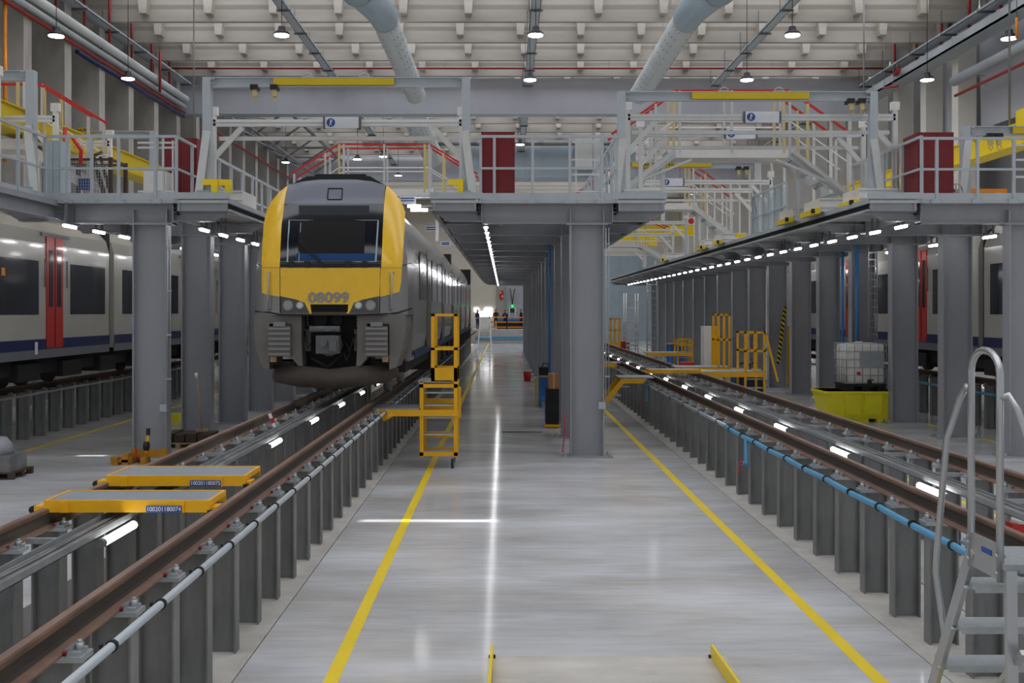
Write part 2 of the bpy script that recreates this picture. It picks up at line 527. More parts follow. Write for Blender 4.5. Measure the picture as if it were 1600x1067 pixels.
wall_drape(40.4, 42.2, 7.0, 'narrow grey fabric cover between the two pale columns on the right side')

# far end: raised platform, door, lit windows, red sign
struct('floor', MB().box(-3.0, 6.0, 94, 102, 0, 1.3), 'ledge')
single('stripe_board', MB().box(-2.6, 1.75, 93.93, 94.0, 0.38, 0.66), 'blue_pipe', 'blue painted strip along the front of the far raised floor', 'board')
struct('door_1', MB().box(-4.6, -0.72, 101.8, 102, 1.3, 7.2), 'wall_cream')
struct('trim_1', MB().box(-0.75, 0.1, 101.6, 102, 1.3, 7.0), 'concrete')
struct('wall_far', MB().box(0.1, 3.2, 101.8, 102, 1.3, 7.0), 'fabric')
for x0, x1, y0, y1 in ((741, 748, 481, 487), (757, 769, 481, 486), (748, 769, 487.5, 495.5)):
    wn += 1
    struct('window_%d' % wn, MB().box(atx(x0, 101.7), atx(x1, 101.7), 101.68, 101.75, atz(y1, 101.7), atz(y0, 101.7)), 'lit_window')
t = thing('wall_sign', 'red sign with white symbols on the far grey pillar', 'sign', (at(784, 467, 101.5)))
MB().box(atx(780.5, 101.5), atx(786.5, 101.5), 101.48, 101.58, atz(467, 101.5), atz(454, 101.5)).build('sign_board', 'red', t)
MB().box(atx(781.5, 101.5), atx(783, 101.5), 101.46, 101.48, atz(458.5, 101.5), atz(455.5, 101.5)).box(atx(784, 101.5), atx(785.7, 101.5), 101.46, 101.48, atz(464.5, 101.5), atz(461.5, 101.5)).build('symbol', 'white', t)
t = thing('emergency_exit', 'white framed exit door with dark pane in the far wall', 'door', at(800, 497, 101.5))
MB().box(atx(795, 101.5), atx(806, 101.5), 101.55, 101.75, 1.3, atz(480, 101.5)).build('door_frame', 'white', t)
MB().box(atx(796.5, 101.5), atx(804.5, 101.5), 101.5, 101.56, 1.35, atz(489.5, 101.5)).build('door_leaf', 'duct_blue', t)
MB().box(atx(797, 101.5), atx(804, 101.5), 101.5, 101.56, atz(488.5, 101.5), atz(481.5, 101.5)).build('pane', 'coach_glass', t)
single('exit_light', MB().box(atx(799, 101.5), atx(802, 101.5), 101.4, 101.55, atz(479.5, 101.5), atz(476, 101.5)), 'exit_green', 'small green exit light above the far white door', 'exit sign')
struct('door_2', MB().box(9.6, 15.5, 101.75, 102, 0, 8.5).box(11.5, 11.6, 101.7, 101.75, 0, 8.5).box(13.4, 13.5, 101.7, 101.75, 0, 8.5), 'duct_blue')
single('wall_brace', MB().bar(at(797, 451, 101.4), at(801, 476, 101.4), 0.12).bar(at(804, 451, 101.4), at(800, 476, 101.4), 0.12), 'dark_steel', 'crossed dark braces above the far white exit door', 'brace')

# ------------------------------------------------------------------ tracks
RT = 1.274                                            # rail top
def rail_mb(x, y0, y1):
    prof = [(-.075, 0), (.075, 0), (.075, .012), (.02, .03), (.009, .05), (.009, .125), (.036, .14), (.036, .166), (.03, .172), (-.03, .172), (-.036, .166), (-.036, .14), (-.009, .125), (-.009, .05), (-.02, .03), (-.075, .012)]
    return MB().prism([(x + a, RT - .172 + b) for a, b in prof], 'y', y0, y1)
def rail(x, y0, y1, label):
    t = thing('track_rail', label, 'rail', (x, y0, RT - .172))
    zb = RT - .172
    MB().prism([(x + a, zb + b) for a, b in ((-.075, 0), (.075, 0), (.075, .012), (.022, .03), (-.022, .03), (-.075, .012))], 'y', y0, y1).build('rail_foot', 'rail_foot', t)
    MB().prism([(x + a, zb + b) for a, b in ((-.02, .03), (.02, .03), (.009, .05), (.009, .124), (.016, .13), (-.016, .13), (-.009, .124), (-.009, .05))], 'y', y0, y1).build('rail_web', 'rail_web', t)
    MB().prism([(x + a, zb + b) for a, b in ((-.036, .136), (-.016, .128), (.016, .128), (.036, .136), (.037, .164), (.028, .172), (-.028, .172), (-.037, .164))], 'y', y0, y1).build('rail_head', 'rust', t)
    MB().box(x - .026, x + .026, y0, y1, RT - .002, RT + .002).build('running_surface', 'rail_head', t)
    return t
rail(-2.5, 3.2, 92, 'rusty steel rail nearest the aisle on the track under the yellow train')
rail(-4.01, 3.2, 92, 'rusty steel rail on the far side of the yellow train track')
rail(4.01, 5, 92, 'rusty steel rail nearest the aisle on the empty track, above blue pipe')
rail(5.48, 5, 92, 'rusty steel rail on the far side of the empty track, beside yellow bund')
rail(-11.25, 18, 60, 'rusty rail under the white coach beyond the pale grey pillars')
rail(12.43, 20, 60, 'rusty rail under the cream coach behind the yellow bund')

def post_shape(mb, x, y, z0, z1):
    mb.box(x - .13, x - .115, y, y + .135, z0, z1)
    mb.box(x + .115, x + .13, y, y + .135, z0, z1)
    mb.box(x - .115, x + .115, y + .06, y + .072, z0, z1)
    return mb
def clamp_parts(x, y, t, side_out, full=True):
    """bearing plate on the post plus the rail clamp on either side of the rail foot"""
    z = RT - .172
    pl = MB().box(x - .17, x + .17, y - .01, y + .15, z - .03, z)
    pl.build('bearing_plate', 'galv', t)
    for s in (-1, 1):
        c = MB()
        c.box(x + s * .075, x + s * .15, y + .01, y + .13, z, z + .022)
        c.tube([(x + s * .125, y + .07, z + .02), (x + s * .125, y + .07, z + .06)], .024, 6)
        c.tube([(x + s * .125, y + .07, z + .06), (x + s * .125, y + .07, z + .075)], .014, 6)
        c.prism([(x + s * .055, z + .02), (x + s * .1, z + .02), (x + s * .1, z + .045), (x + s * .06, z + .035)], 'y', y + .02, y + .12)
        cl = c.build('rail_clamp', 'galv', t)
        if full:
            MB().box(x + s * .055, x + s * .08, y + .004, y + .02, z + .014, z + .028).build('clip', 'clip_red', cl)
        if not full: break
def post_row(x, ys, z0, where, group, detail_to, side):
    first = None
    for i, y in enumerate(ys):
        lab = '%s steel post from the camera under %s' % (nth(i + 1), where)
        if y < detail_to:
            if first is None:
                first = thing('rail_post', lab, 'post', (x, y, z0), group)
                mb = post_shape(MB(), x, y, z0, RT - .202)
                mb.build('post_body', 'steel_post', first)
                clamp_parts(x, y, first, side)
                fy = y
            else:
                dup(first, (0, y - fy, 0), lab, group)
        else:
            mb = post_shape(MB(), x, y, z0, RT - .202)
            mb.box(x - .17, x + .17, y - .01, y + .15, RT - .202, RT - .172)
            mb.box(x + side * .075, x + side * .15, y + .01, y + .13, RT - .172, RT - .11)
            if i and globals().get('_far') and _far[0] == x:
                o = _far[1].copy(); COL.objects.link(o); o.location = _far[1].location + Vector((0, y - _far[2], 0))
                tag(o, lab, 'post', group, 'thing')
            else:
                o = single('rail_post', mb, 'steel_post', lab, 'post', group)
                globals()['_far'] = (x, o, y)
SP = 0.838
post_row(-2.48, [8.97 + SP * k for k in range(-4, 78)], -0.004, 'the aisle rail of the yellow train track', 'posts under the aisle side rail of the train track', 34, 1)
post_row(-4.01, [8.97 + SP * k for k in range(-4, 26)], -0.9, 'the far rail of the yellow train track', 'posts under the far rail of the train track', 26, 1)
post_row(3.96, [9.20 + SP * k for k in range(-3, 78)], -0.004, 'the aisle rail of the empty track', 'posts under the aisle side rail of the empty track', 34, -1)
post_row(5.48, [9.20 + SP * k for k in range(1, 60)], 0.0, 'the far rail of the empty track', 'posts under the far rail of the empty track', 34, -1)
post_row(-11.22, [21.3 + SP * k for k in range(0, 22)], 0, 'the white coach on the outer left track', 'posts under the white coach', 5, 1)
post_row(12.43, [24.4 + SP * k for k in range(0, 14)], 0, 'the cream coach on the outer right track', 'posts under the cream coach', 5, -1)

# pipes along the posts
def pipe_run(name, label, x, z, r, y0, y1, m, clamp_y=None, clamp_m='rubber', sag=0.0, cat='pipe', clip_step=2 * SP, off=0.0):
    pts = []
    y = y0
    while y < y1:
        pts.append((x, y, z - sag * abs(math.sin((y - y0) * PI / (2 * SP))))); y += SP / 2 if sag else 3.0
    pts.append((x, y1, z))
    t = thing(name, label, cat, (x, y0, z))
    MB().tube(pts, r, 10).build('pipe_body', m, t)
    if clamp_y:
        mb0 = None
        y = clamp_y[0]
        while y < clamp_y[1]:
            mb = MB().tube([(x, y, z), (x, y + .03, z)], r * 1.35, 10)
            mb.box(x - abs(r) * .3 + off, x + abs(r) * .3 + off, y, y + .025, z - .012, z + .012) if off else None
            mb.build('pipe_clip', clamp_m, t)
            y += clip_step
    return t
pipe_run('conduit_pipe', 'grey conduit pipe clipped along the posts beside the aisle, under the train track', -2.24, 1.085, .028, 4.6, 60, 'steel_light', (5.0, 24), off=-.06, clip_step=SP)
pipe_run('water_pipe', 'blue water pipe clipped along the posts of the empty track', 3.74, 1.05, .032, 5.2, 17.3, 'blue_pipe', (6, 17.2), sag=.012, off=.05, clip_step=SP)
pipe_run('conduit_pipe', 'grey conduit pipe continuing behind the blue pipe on the empty track', 3.76, 1.06, .03, 17.3, 62, 'galv', (18, 30), off=.05)
pipe_run('conduit_pipe', 'thin grey conduit pipe above the thicker one on the empty track', 3.80, 1.02, .02, 17.3, 62, 'steel_light')
pipe_run('conduit_pipe', 'thin grey conduit pipe along the posts below the white coach', -11.05, 1.05, .03, 19, 55, 'galv')
pipe_run('water_pipe', 'dark blue water pipe along the posts below the cream coach', 12.25, .9, .04, 20, 50, 'blue_pipe')
def drop(x, y, label):
    t = thing('tap_drop', label, 'tap', (x, y, .6))
    MB().tube([(x, y, 1.04), (x, y, .66), (x, y - .02, .64)], .035, 8).tube([(x, y, .68), (x - .08, y, .66)], .028, 8).build('drop_pipe', 'blue_pipe', t)
    MB().bar((x - .09, y - .02, .69), (x - .13, y - .02, .5), .025, .015).tube([(x - .1, y, .67), (x - .06, y, .67)], .03, 6).build('valve_lever', 'red', t)
drop(3.72, 15.7, 'blue tap drop with red lever under the nearer blue pipe')
drop(3.72, 26.7, 'blue tap drop on the empty track posts farther from the camera')

# cable trays and lamps in the middle of each track
def pit_tray(x, z, y0, y1, px, label):
    t = thing('cable_tray', label, 'cable tray', (x, y0, z))
    MB().box(x - .11, x + .11, y0, y1, z, z + .006).box(x - .11, x - .104, y0, y1, z, z + .06).box(x + .104, x + .11, y0, y1, z, z + .06).build('tray', 'galv', t)
    mb = MB()
    for k in range(4):
        xx = x - .07 + .045 * k
        mb.tube([(xx + .012 * math.sin(yy * 1.7 + k), yy, z + .02 + .008 * (k % 2)) for yy in [y0 + 1.5 * j for j in range(int((y1 - y0) / 1.5))]], .014, 5)
    mb.build('cables', 'steel_post', t)
    y = y0 + .4
    while y < min(y1, 40):
        MB().box(min(x, px), max(x, px), y, y + .04, z - .05, z - .005).build('support_arm', 'galv', t); y += 2 * SP
    return t
pit_tray(-3.42, 1.15, 4.6, 60, -3.9, 'grey cable tray between the rails of the yellow train track')
pit_tray(4.76, 1.12, 6.5, 60, 5.36, 'grey cable tray between the rails of the empty track')
def tube_lamp(x, y, z, L, r, label, group, m, end_m='steel_post', first=None):
    if first is not None:
        return dup(first, Vector((x, y, z)) - first.location, label, group)
    t = thing('tube_lamp', label, 'lamp', (x, y, z), group)
    MB().tube([(x, y + .05, z), (x, y + L - .05, z)], r, 10).build('lit_tube', m, t)
    MB().tube([(x, y, z), (x, y + .05, z)], r * 1.12, 10).build('end_cap', end_m, t)
    MB().tube([(x, y + L - .05, z), (x, y + L, z)], r * 1.12, 10).build('end_cap', end_m, t)
    return t
first = None
for k in range(17):
    o = tube_lamp(-3.29, 8.35 + 2.98 * k, 1.10, .8, .036, '%s lit tube lamp from the camera between the rails of the train track' % nth(k + 1), 'lamps between the rails of the train track', 'pit_tube', first=first)
    first = first or o
first = None
for k in range(18):
    o = tube_lamp(4.6, 7.6 + 2.98 * k, 1.07, .8, .036, '%s lit tube lamp from the camera between the rails of the empty track' % nth(k + 1), 'lamps between the rails of the empty track', 'pit_tube', first=first)
    first = first or o

# yellow bridging plates laid across the rails
def bridge_plate(x0, x1, y0, y1, z, code, label, group='yellow bridging plates across the rails'):
    t = thing('bridging_plate', label, 'bridging plate', (x0, y0, z), group)
    mb = MB()
    h = .105
    mb.box(x0, x1, y0, y0 + .025, z - h, z).box(x0, x1, y1 - .025, y1, z - h, z)
    mb.box(x0, x0 + .025, y0 + .026, y1 - .026, z - h * .5, z).box(x1 - .025, x1, y0 + .026, y1 - .026, z - h * .5, z)
    mb.box(x0 + .14, x0 + .22, y0 - .012, y0 - .001, z - h, z - .01).box(x1 - .3, x1 - .22, y0 - .012, y0 - .001, z - h, z - .01)
    mb.box(x0 - .1, x0 + .1, y0 + .03, y0 + .2, z - h * .95, z - h * .55).box(x1 - .1, x1 + .05, y0 + .03, y0 + .2, z - h * .95, z - h * .6)
    mb.box(x0 - .1, x0 + .1, y1 - .2, y1 - .03, z - h * .95, z - h * .55)
    mb.build('frame', 'yellow', t)
    MB().box(x0 + .03, x1 - .03, y0 + .03, y1 - .03, z - .03, z - .004).build('grating_panel', 'grate', t)
    MB().tube([(x0 - .13, y0 + .06, z - h * .9), (x0 - .13, y0 + .12, z - h * .9)], .032, 10).tube([(x1 - .02, y0 + .01, z - h * .95), (x1 + .03, y0 + .01, z - h * .95)], .02, 8).build('roller', 'rubber', t)
    if code:
        pl = MB().box(x1 - .55, x1 - .24, y0 - .018, y0 - .012, z - h * .98, z - h * .42).build('number_plate', 'sign_blue', t)
        text_mesh('number', code, .055, (x1 - .395, y0 - .019, z - h * .7), 'white', pl, .001, width=.29)
    return t
bridge_plate(-4.02, -2.57, 8.95, 9.48, 1.345, '100201180074', 'yellow bridging plate with blue number plate, nearest the camera on the train track')
bridge_plate(-4.0, -2.60, 10.3, 10.95, 1.345, '100201180075', 'yellow bridging plate on the train track, the second from the camera')
bridge_plate(4.06, 5.52, 28.6, 29.4, 1.36, None, 'yellow bridging plate between the rails of the empty track')

# ------------------------------------------------------------------ big steel columns in rows of three metres
BAY = 3.17
def column(x, y, label, group, full=True, first=None):
    if first is not None:
        return dup(first, Vector((x, y, 0)) - first.location, label, group)
    t = thing('steel_column', label, 'column', (x, y, 0), group)
    w = .35; ft = .03; fl = .15
    MB().box(x - w, x - w + ft, y - fl, y + fl, .03, 4.79).box(x + w - ft, x + w, y - fl, y + fl, .03, 4.79).box(x - w + ft, x + w - ft, y - .012, y + .012, .03, 4.79).build('column_body', 'steel_paint', t)
    MB().box(x - .52, x + .52, y - .24, y + .24, 0, .035).build('base_plate', 'galv', t)
    for sx in (-.45, .45):
        for sy in (-.19, .19):
            mb = MB()
            mb.tube([(x + sx, y + sy, .03), (x + sx, y + sy, .10)], .018, 6).tube([(x + sx, y + sy, .035), (x + sx, y + sy, .06)], .032, 6)
            mb.build('anchor_bolt', 'galv', t)
    return t
for x, where, grp, n in ((-7.25, 'the row beyond the yellow train', 'columns beyond the yellow train', 8), (1.71, 'the row in the aisle', 'columns of the aisle row', 17), (10.7, 'the row beyond the empty track', 'columns beyond the empty track', 17)):
    first = None
    for k in range(n):
        o = column(x, 21.1 + BAY * k, '%s grey steel column from the camera in %s' % (nth(k + 1), where), grp, first=first)
        first = first or o
t = thing('steel_column', 'pale grey column cut off by the left edge above the pallet of weights', 'column', (-10.44, 20.8, 0))
MB().box(-10.7, -10.3, 20.65, 20.67, 0, 4.6).box(-10.32, -10.3, 20.5, 20.8, 0, 4.6).build('column_body', 'steel_paint', t)
MB().box(-10.8, -10.2, 20.45, 20.85, 0, .03).build('base_plate', 'galv', t)

# conduits on the columns
for x, y, z0, z1, lab in ((2.09, 20.93, 1.05, 4.7, 'thin grey conduit with a junction box on the front aisle column'), (-6.87, 20.93, 1.0, 4.7, 'thin grey conduit with a switch on the front column beyond the train')):
    t = thing('cable_conduit', lab, 'conduit', (x, y, z0))
    mb = MB().tube([(x, y, z0), (x, y, z1)], .014, 6).tube([(x + .06, y, z0 + .2), (x + .06, y, z1)], .01, 6)
    for k in range(4): mb.box(x - .02, x + .08, y - .015, y + .02, z0 + .6 + k * .9, z0 + .63 + k * .9)
    mb.build('conduit_pipe', 'galv', t)
    MB().box(x - .15, x - .01, y - .03, y + .04, z0 - .05, z0 + .09).build('junction_box', 'steel_light', t)
single('air_hose', MB().tube([(1.26, 20.9, .95), (1.24, 20.88, .5), (1.2, 20.9, .12)], .012, 6), 'red', 'thin red hose hanging beside the base of the front aisle column', 'hose')

# ------------------------------------------------------------------ maintenance platforms
DZ = 5.26
def railing(parent, pts, name='railing', h=1.3, m='steel_light', step=1.35, toe=True, posts=None, mid=True):
    """handrail, mid rail and toe board along a polyline of (x, y); posts are sub-parts"""
    mb = MB()
    for a, b in zip(pts[:-1], pts[1:]):
        A = Vector((a[0], a[1], DZ)); B = Vector((b[0], b[1], DZ))
        mb.bar(A + Vector((0, 0, h)), B + Vector((0, 0, h)), .05, .055)
        if mid: mb.bar(A + Vector((0, 0, h * .5)), B + Vector((0, 0, h * .5)), .04, .045)
        if toe: mb.bar(A + Vector((0, 0, .07)), B + Vector((0, 0, .07)), .012, .15)
    o = mb.build(name, m, parent)
    for a, b in zip(pts[:-1], pts[1:]):
        A = Vector((a[0], a[1], DZ)); B = Vector((b[0], b[1], DZ))
        L = (B - A).length; d = (B - A).normalized()
        n = max(1, round(L / step))
        pos = posts if posts and (a, b) == (pts[0], pts[1]) else [L * i / n for i in range(n + 1)]
        for s in pos:
            p = A + d * s
            pm = MB().bar(p + Vector((0, 0, -.06)), p + Vector((0, 0, h)), .055, .055)
            pm.bar(p - d * .12 + Vector((0, -.03, -.02)), p + d * .12 + Vector((0, -.03, -.02)), .03, .09)
            for sx in (-.08, .08):
                q = p + d * sx
                pm.tube([q + Vector((0, -.05, .0)), q + Vector((0, -.075, .0))], .014, 6)
            pm.build('post', m, o)
    return o

def platform(name, label, x0, x1, bx0, bx1, y0, n_bays, edge_left=True, edge_right=True, col_x=None):
    y1 = y0 + BAY * n_bays
    t = thing(name, label, 'platform', ((x0 + x1) / 2, y0, DZ))
    MB().box(x0, x1, y0 - .02, y1, 5.205, DZ).build('deck_plate', 'deck_under', t)
    mb = MB()
    k = y0 + .5
    while k < y1:
        mb.box(x0 + .08, x1 - .08, k, k + .1, 5.08, 5.205); k += .75
    for xx in (bx0 + .4, bx1 - .4): mb.box(xx - .04, xx + .04, y0 + .2, y1, 5.0, 5.2)
    mb.build('joists', 'deck_under', t)
    for j in range(n_bays + 1):
        y = y0 + BAY * j + .1
        mb = MB().ibeam('x', bx0, bx1, y + .1, 4.79, 5.205, .28, .022, .014)
        for xx in (bx0, bx1 - .02): mb.box(xx, xx + .02, y - .04, y + .24, 4.79, 5.205)
        if col_x is not None:
            for s in (-.34, .34): mb.box(col_x + s - .012, col_x + s + .012, y - .03, y + .23, 4.81, 5.08)
            mb.box(col_x - .42, col_x + .42, y - .06, y + .28, 4.765, 4.79)
        mb.build('cross_beam', 'steel_paint', t)
        for side, a, b in ((-1, bx0, x0), (1, bx1, x1)):
            if abs(a - b) < .2: continue
            ax = a; c = b + (-.02 if side > 0 else .02)
            mb = MB().prism([(ax, 4.85), (c - side * .33, 4.85), (c, 5.03), (ax, 5.03)], 'y', y + .09, y + .11)
            mb.prism([(ax, 4.84), (c - side * .33, 4.84), (c - side * .33, 4.855), (ax, 4.855)], 'y', y - .02, y + .22)
            mb.prism([(ax, 5.02), (c, 5.02), (c, 5.04), (ax, 5.04)], 'y', y - .02, y + .22)
            mb.build('bracket', 'steel_paint', t)
    for side, a, b, on in ((-1, bx0, x0, edge_left), (1, bx1, x1, edge_right)):
        if not on: continue
        mb = MB()                                     # sliding boards along the edge, boxed end at the front
        lo, hi = min(a, b), max(a, b)
        g = .1
        lo2, hi2 = (lo + .02, hi - g) if side < 0 else (lo + g, hi - .02)
        mb.box(lo2, hi2, y0 + .015, y0 + .03, 5.05, 5.30)
        mb.box(lo2, lo2 + .06, y0 - .01, y0 + .06, 5.04, 5.31).box(hi2 - .06, hi2, y0 - .01, y0 + .06, 5.04, 5.31)
        mb.box(lo2, hi2, y0 - .012, y0 + .05, 5.04, 5.06)
        mb.build('end_box', 'steel_paint', t)
        MB().box(lo - .03, hi + .03, y0 - .03, y0 + .0, 5.29, 5.42).build('end_board', 'steel_light', t)
        mb = MB()
        e = b
        mb.box(e - .02, e + .02, y0 + .02, y1, 5.20, 5.30).box(e - .03, e + .03, y0 + .02, y1, 5.04, 5.08)
        mb.build('edge_channel', 'steel_light', t)
        MB().box(e - side * .07 - .01, e - side * .07 + .01, y0 + .03, y1, 5.06, 5.24).build('dark_gap_strip', 'rubber', t)  # dark strip standing in for the dark gap in the edge channel
        mb = MB()
        xg = a + side * .06
        for i, (dx, dz) in enumerate(((0, 0), (.03, .05), (-.02, .1), (.02, .15), (-.03, .2), (.0, .24), (.04, .19), (.03, .1))):
            mb.tube([(xg + dx, y0 + .04, 5.0 + dz), (xg + dx, y0 + 1.2, 5.0 + dz)], .03, 6)
        mb.build('cable_bundle', 'black', t)
    return t

mid = platform('maintenance_platform', 'raised grey steel platform on the aisle columns between the two near tracks', -1.47, 3.3, -.46, 2.24, 20.9, 16, col_x=1.71)
railing(mid, [(-.47, 20.88), (2.31, 20.88)], posts=[.28, 1.06, 1.82, 2.48], h=1.3)
railing(mid, [(-.47, 20.95), (-.47, 24)], toe=False)
# self-closing gate at the front of the middle platform
g = MB().bar((1.4, 20.98, 6.47), (2.0, 20.98, 6.47), .03, .05).bar((1.4, 20.98, 6.1), (2.0, 20.98, 6.1), .03, .03).bar((1.4, 20.98, 5.8), (2.0, 20.98, 5.8), .03, .04).bar((1.4, 20.98, 5.45), (2.0, 20.98, 5.45), .03, .03).bar((1.48, 20.98, 5.45), (1.48, 20.98, 6.5), .035, .035)
g.build('gate', 'aluminium', mid)
railing(mid, [(2.31, 20.95), (2.31, 30)], toe=False, step=1.0)

left = platform('maintenance_platform', 'raised grey steel platform between the yellow train and the white coach', -10.3, -5.62, -9.0, -6.76, 20.9, 11, edge_left=False, col_x=-7.25)
railing(left, [(-9.35, 20.88), (-6.68, 20.88)], posts=[.45, .95, 1.5, 2.25], h=1.3)
railing(left, [(-9.35, 20.88), (-9.35, 16.2)], step=1.2, toe=True)
railing(left, [(-6.68, 20.9), (-6.68, 32.5)], step=1.1, toe=False)
railing(left, [(-6.68, 34.4), (-6.68, 56)], step=1.1, toe=False)
mb = MB().ibeam('y', 14, 20.95, -9.18, 4.86, 5.16, .24).box(-10.2, -9.1, 14, 20.9, 5.17, DZ)
for k in range(5): mb.box(-9.9, -9.35, 15 + 1.3 * k, 15.05 + 1.3 * k, 5.0, 5.17)
mb.build('side_deck', 'steel_paint', left)
g = MB()
for z in (6.45, 6.35, 5.9, 5.45): g.bar((-7.5, 20.99, z), (-6.75, 20.99, z), .03, .04)
g.bar((-6.98, 20.99, 5.45), (-6.98, 20.99, 6.6), .04, .04).bar((-6.78, 20.99, 5.45), (-6.78, 20.99, 6.5), .03, .04)
g.build('gate', 'aluminium', left)

right = platform('maintenance_platform', 'raised grey steel platform between the empty track and the cream coach', 7.46, 11.7, 8.53, 11.3, 20.9, 16, edge_right=False, col_x=10.7)
railing(right, [(8.53, 20.88), (11.4, 20.88)], posts=[.3, 1.13, 1.87, 2.85], h=1.26)
railing(right, [(8.53, 20.9), (8.53, 25)], step=1.0)
railing(right, [(7.9, 28.6), (7.9, 32.5)], step=.62, m='locker', h=1.35)
g = MB()
for z in (6.4, 6.1, 5.75, 5.4): g.bar((10.5, 20.99, z), (11.3, 20.99, z), .03, .04)
g.build('gate', 'aluminium', right)
MB().box(10.85, 11.3, 21.0, 21.03, 5.4, 6.42).build('gate_panel', 'steel_light', right)

# glass clear panels behind the pale blue railing
single('clear_screen', MB().box(7.93, 7.96, 28.7, 31.2, 5.35, 6.5), 'clear_panel', 'clear screen behind the pale blue railing along the right platform', 'panel')

# ------------------------------------------------------------------ lamps under the platforms
def deck_lamps(x, y0, n, step, where, grp, z=4.75, L=.58):
    first = None
    for k in range(n):
        lab = '%s lit tube lamp from the front under %s' % (nth(k + 1), where)
        y = y0 + step * k
        if first is None:
            t = thing('ceiling_tube_lamp', lab, 'lamp', (x, y, z), grp)
            MB().tube([(x, y, z), (x, y + L, z)], .026, 8).build('lit_tube', 'tube', t)
            MB().box(x - .06, x + .06, y - .06, y + L + .06, z + .03, z + .07).box(x - .02, x + .02, y + .1, y + .14, z + .08, 5.2).box(x - .02, x + .02, y + L - .14, y + L - .1, z + .08, 5.2).build('housing', 'steel_post', t)
            first = t
        else:
            dup(first, (0, step * k, 0), lab, grp)
deck_lamps(-.38, 21.6, 33, 1.5, 'the aisle platform', 'lamps under the aisle platform', L=.45)
deck_lamps(8.3, 21.1, 32, 1.5, 'the platform edge over the empty track', 'lamps under the right platform edge')
deck_lamps(-5.95 - .45, 21.6, 12, 1.5, 'the platform edge just beyond the yellow train', 'lamps under the left platform, train side', z=4.72)
deck_lamps(-8.85, 20.6, 11, 1.5, 'the platform beside the white coach', 'lamps under the left platform, coach side', z=4.72)
deck_lamps(10.15 + .9, 23.0, 9, 3.0, 'the platform beside the cream coach', 'lamps under the right platform, coach side', z=4.68)

# ------------------------------------------------------------------ portals, barrier frames and footbridges over the tracks
def portal(x0, x1, y, ztop, label, board=None, text=None, hooks=(), z0=DZ, lean=True):
    t = thing('lifting_portal', label, 'portal', ((x0 + x1) / 2, y, z0))
    MB().ibeam('x', x0, x1, y, ztop - .2, ztop, .14, .02, .012).build('portal_beam', 'steel_light', t)
    for x, s in ((x0, 1), (x1, -1)):
        MB().box(x - .085, x + .085, y - .085, y + .085, z0, ztop).build('portal_post', 'steel_light', t)
        for dz in (.04, .14):
            for dx in (.11, .15): MB().tube([(x + s * dx, y - .08, ztop - dz), (x + s * dx, y - .11, ztop - dz)], .02, 6).build('bolt', 'galv', t)
        if lean:
            MB().bar((x - s * .02 - s * .12, y - .15, z0 + .12), (x + s * .02, y - .12, z0 + 1.45), .16, .06, (0, 1, 0)).build('brace', 'aluminium', t)
            MB().box(x - .17, x + .1, y - .2, y - .02, z0, z0 + .22).build('hinge_block', 'galv', t)
    if board:
        b = MB().box(board[0], board[1], y - .095, y - .07, ztop - .17, ztop - .03).build('capacity_board', 'yellow_board', t)
        if text: text_mesh('lettering', text, .13, (board[2], y - .097, ztop - .1), 'black', b, .001, bold=.004)
        for px in (.28, .75):
            xx = board[0] + (board[1] - board[0]) * px
            MB().tube([(xx - .1, y, ztop), (xx - .07, y, ztop + .07), (xx, y, ztop + .1), (xx + .07, y, ztop + .07), (xx + .1, y, ztop)], .012, 6).box(xx - .12, xx + .12, y - .03, y + .03, ztop, ztop + .03).build('lifting_eye', 'galv', t)
    for hx in hooks:
        h = MB().box(hx - .075, hx + .075, y - .12, y + .12, ztop - .26, ztop - .16).build('trolley', 'black', t)
        MB().bar((hx, y - .05, ztop - .26), (hx + .02, y - .05, ztop - .4), .09, .07).tube([(hx + .02, y - .05, ztop - .38), (hx - .03, y - .05, ztop - .46), (hx + .02, y - .05, ztop - .52), (hx + .07, y - .05, ztop - .46), (hx + .02, y - .05, ztop - .38)], .014, 6).build('hook', 'beige_yellow', h)
    return t
portal(-6.13, -.78, 21.2, 7.83, 'grey steel portal over the yellow train with a long yellow board', board=(-4.75, -2.26, -3), hooks=(-5.15, -4.74))
portal(2.55, 8.0, 22.2, 7.75, 'grey steel portal over the empty track with yellow board, nearest the camera', board=(4.07, 6.6, 5), hooks=(7.5, 7.74))
portal(3.0, 8.0, 32.4, 7.72, 'second grey portal over the empty track, its yellow board lettered', board=(4.05, 6.55, 4.85), text='MAXIMUM 250 KG', hooks=(7.42, 7.66))
portal(10.0, 15.2, 22.2, 7.0, 'grey portal over the cream coach beyond the dark red cabinet', board=(11.0, 13.4, 12), hooks=(10.52, 10.7), text='MAXIMUM')
portal(-15.2, -9.5, 20.6, 7.83, 'grey portal beam over the white coach at the left edge', lean=True)
portal(-14.0, -9.4, 27.5, 7.83, 'grey portal over the white coach with the yellow lettered plate', lean=False)
s_ = MB().box(at(121.5, 206, 27.4).x, at(142, 206, 27.4).x, 27.39, 27.42, atz(207, 27.4), atz(200, 27.4))
t = thing('lettered_plate', 'yellow plate with black lettering on the portal over the white coach', 'sign', (atx(132, 27.4), 27.4, atz(206, 27.4)))
p_ = s_.build('plate', 'yellow_board', t)
text_mesh('lettering', 'HUSEN', .11, (atx(132, 27.4), 27.387, atz(203.5, 27.4)), 'black', p_, .001, bold=.004)

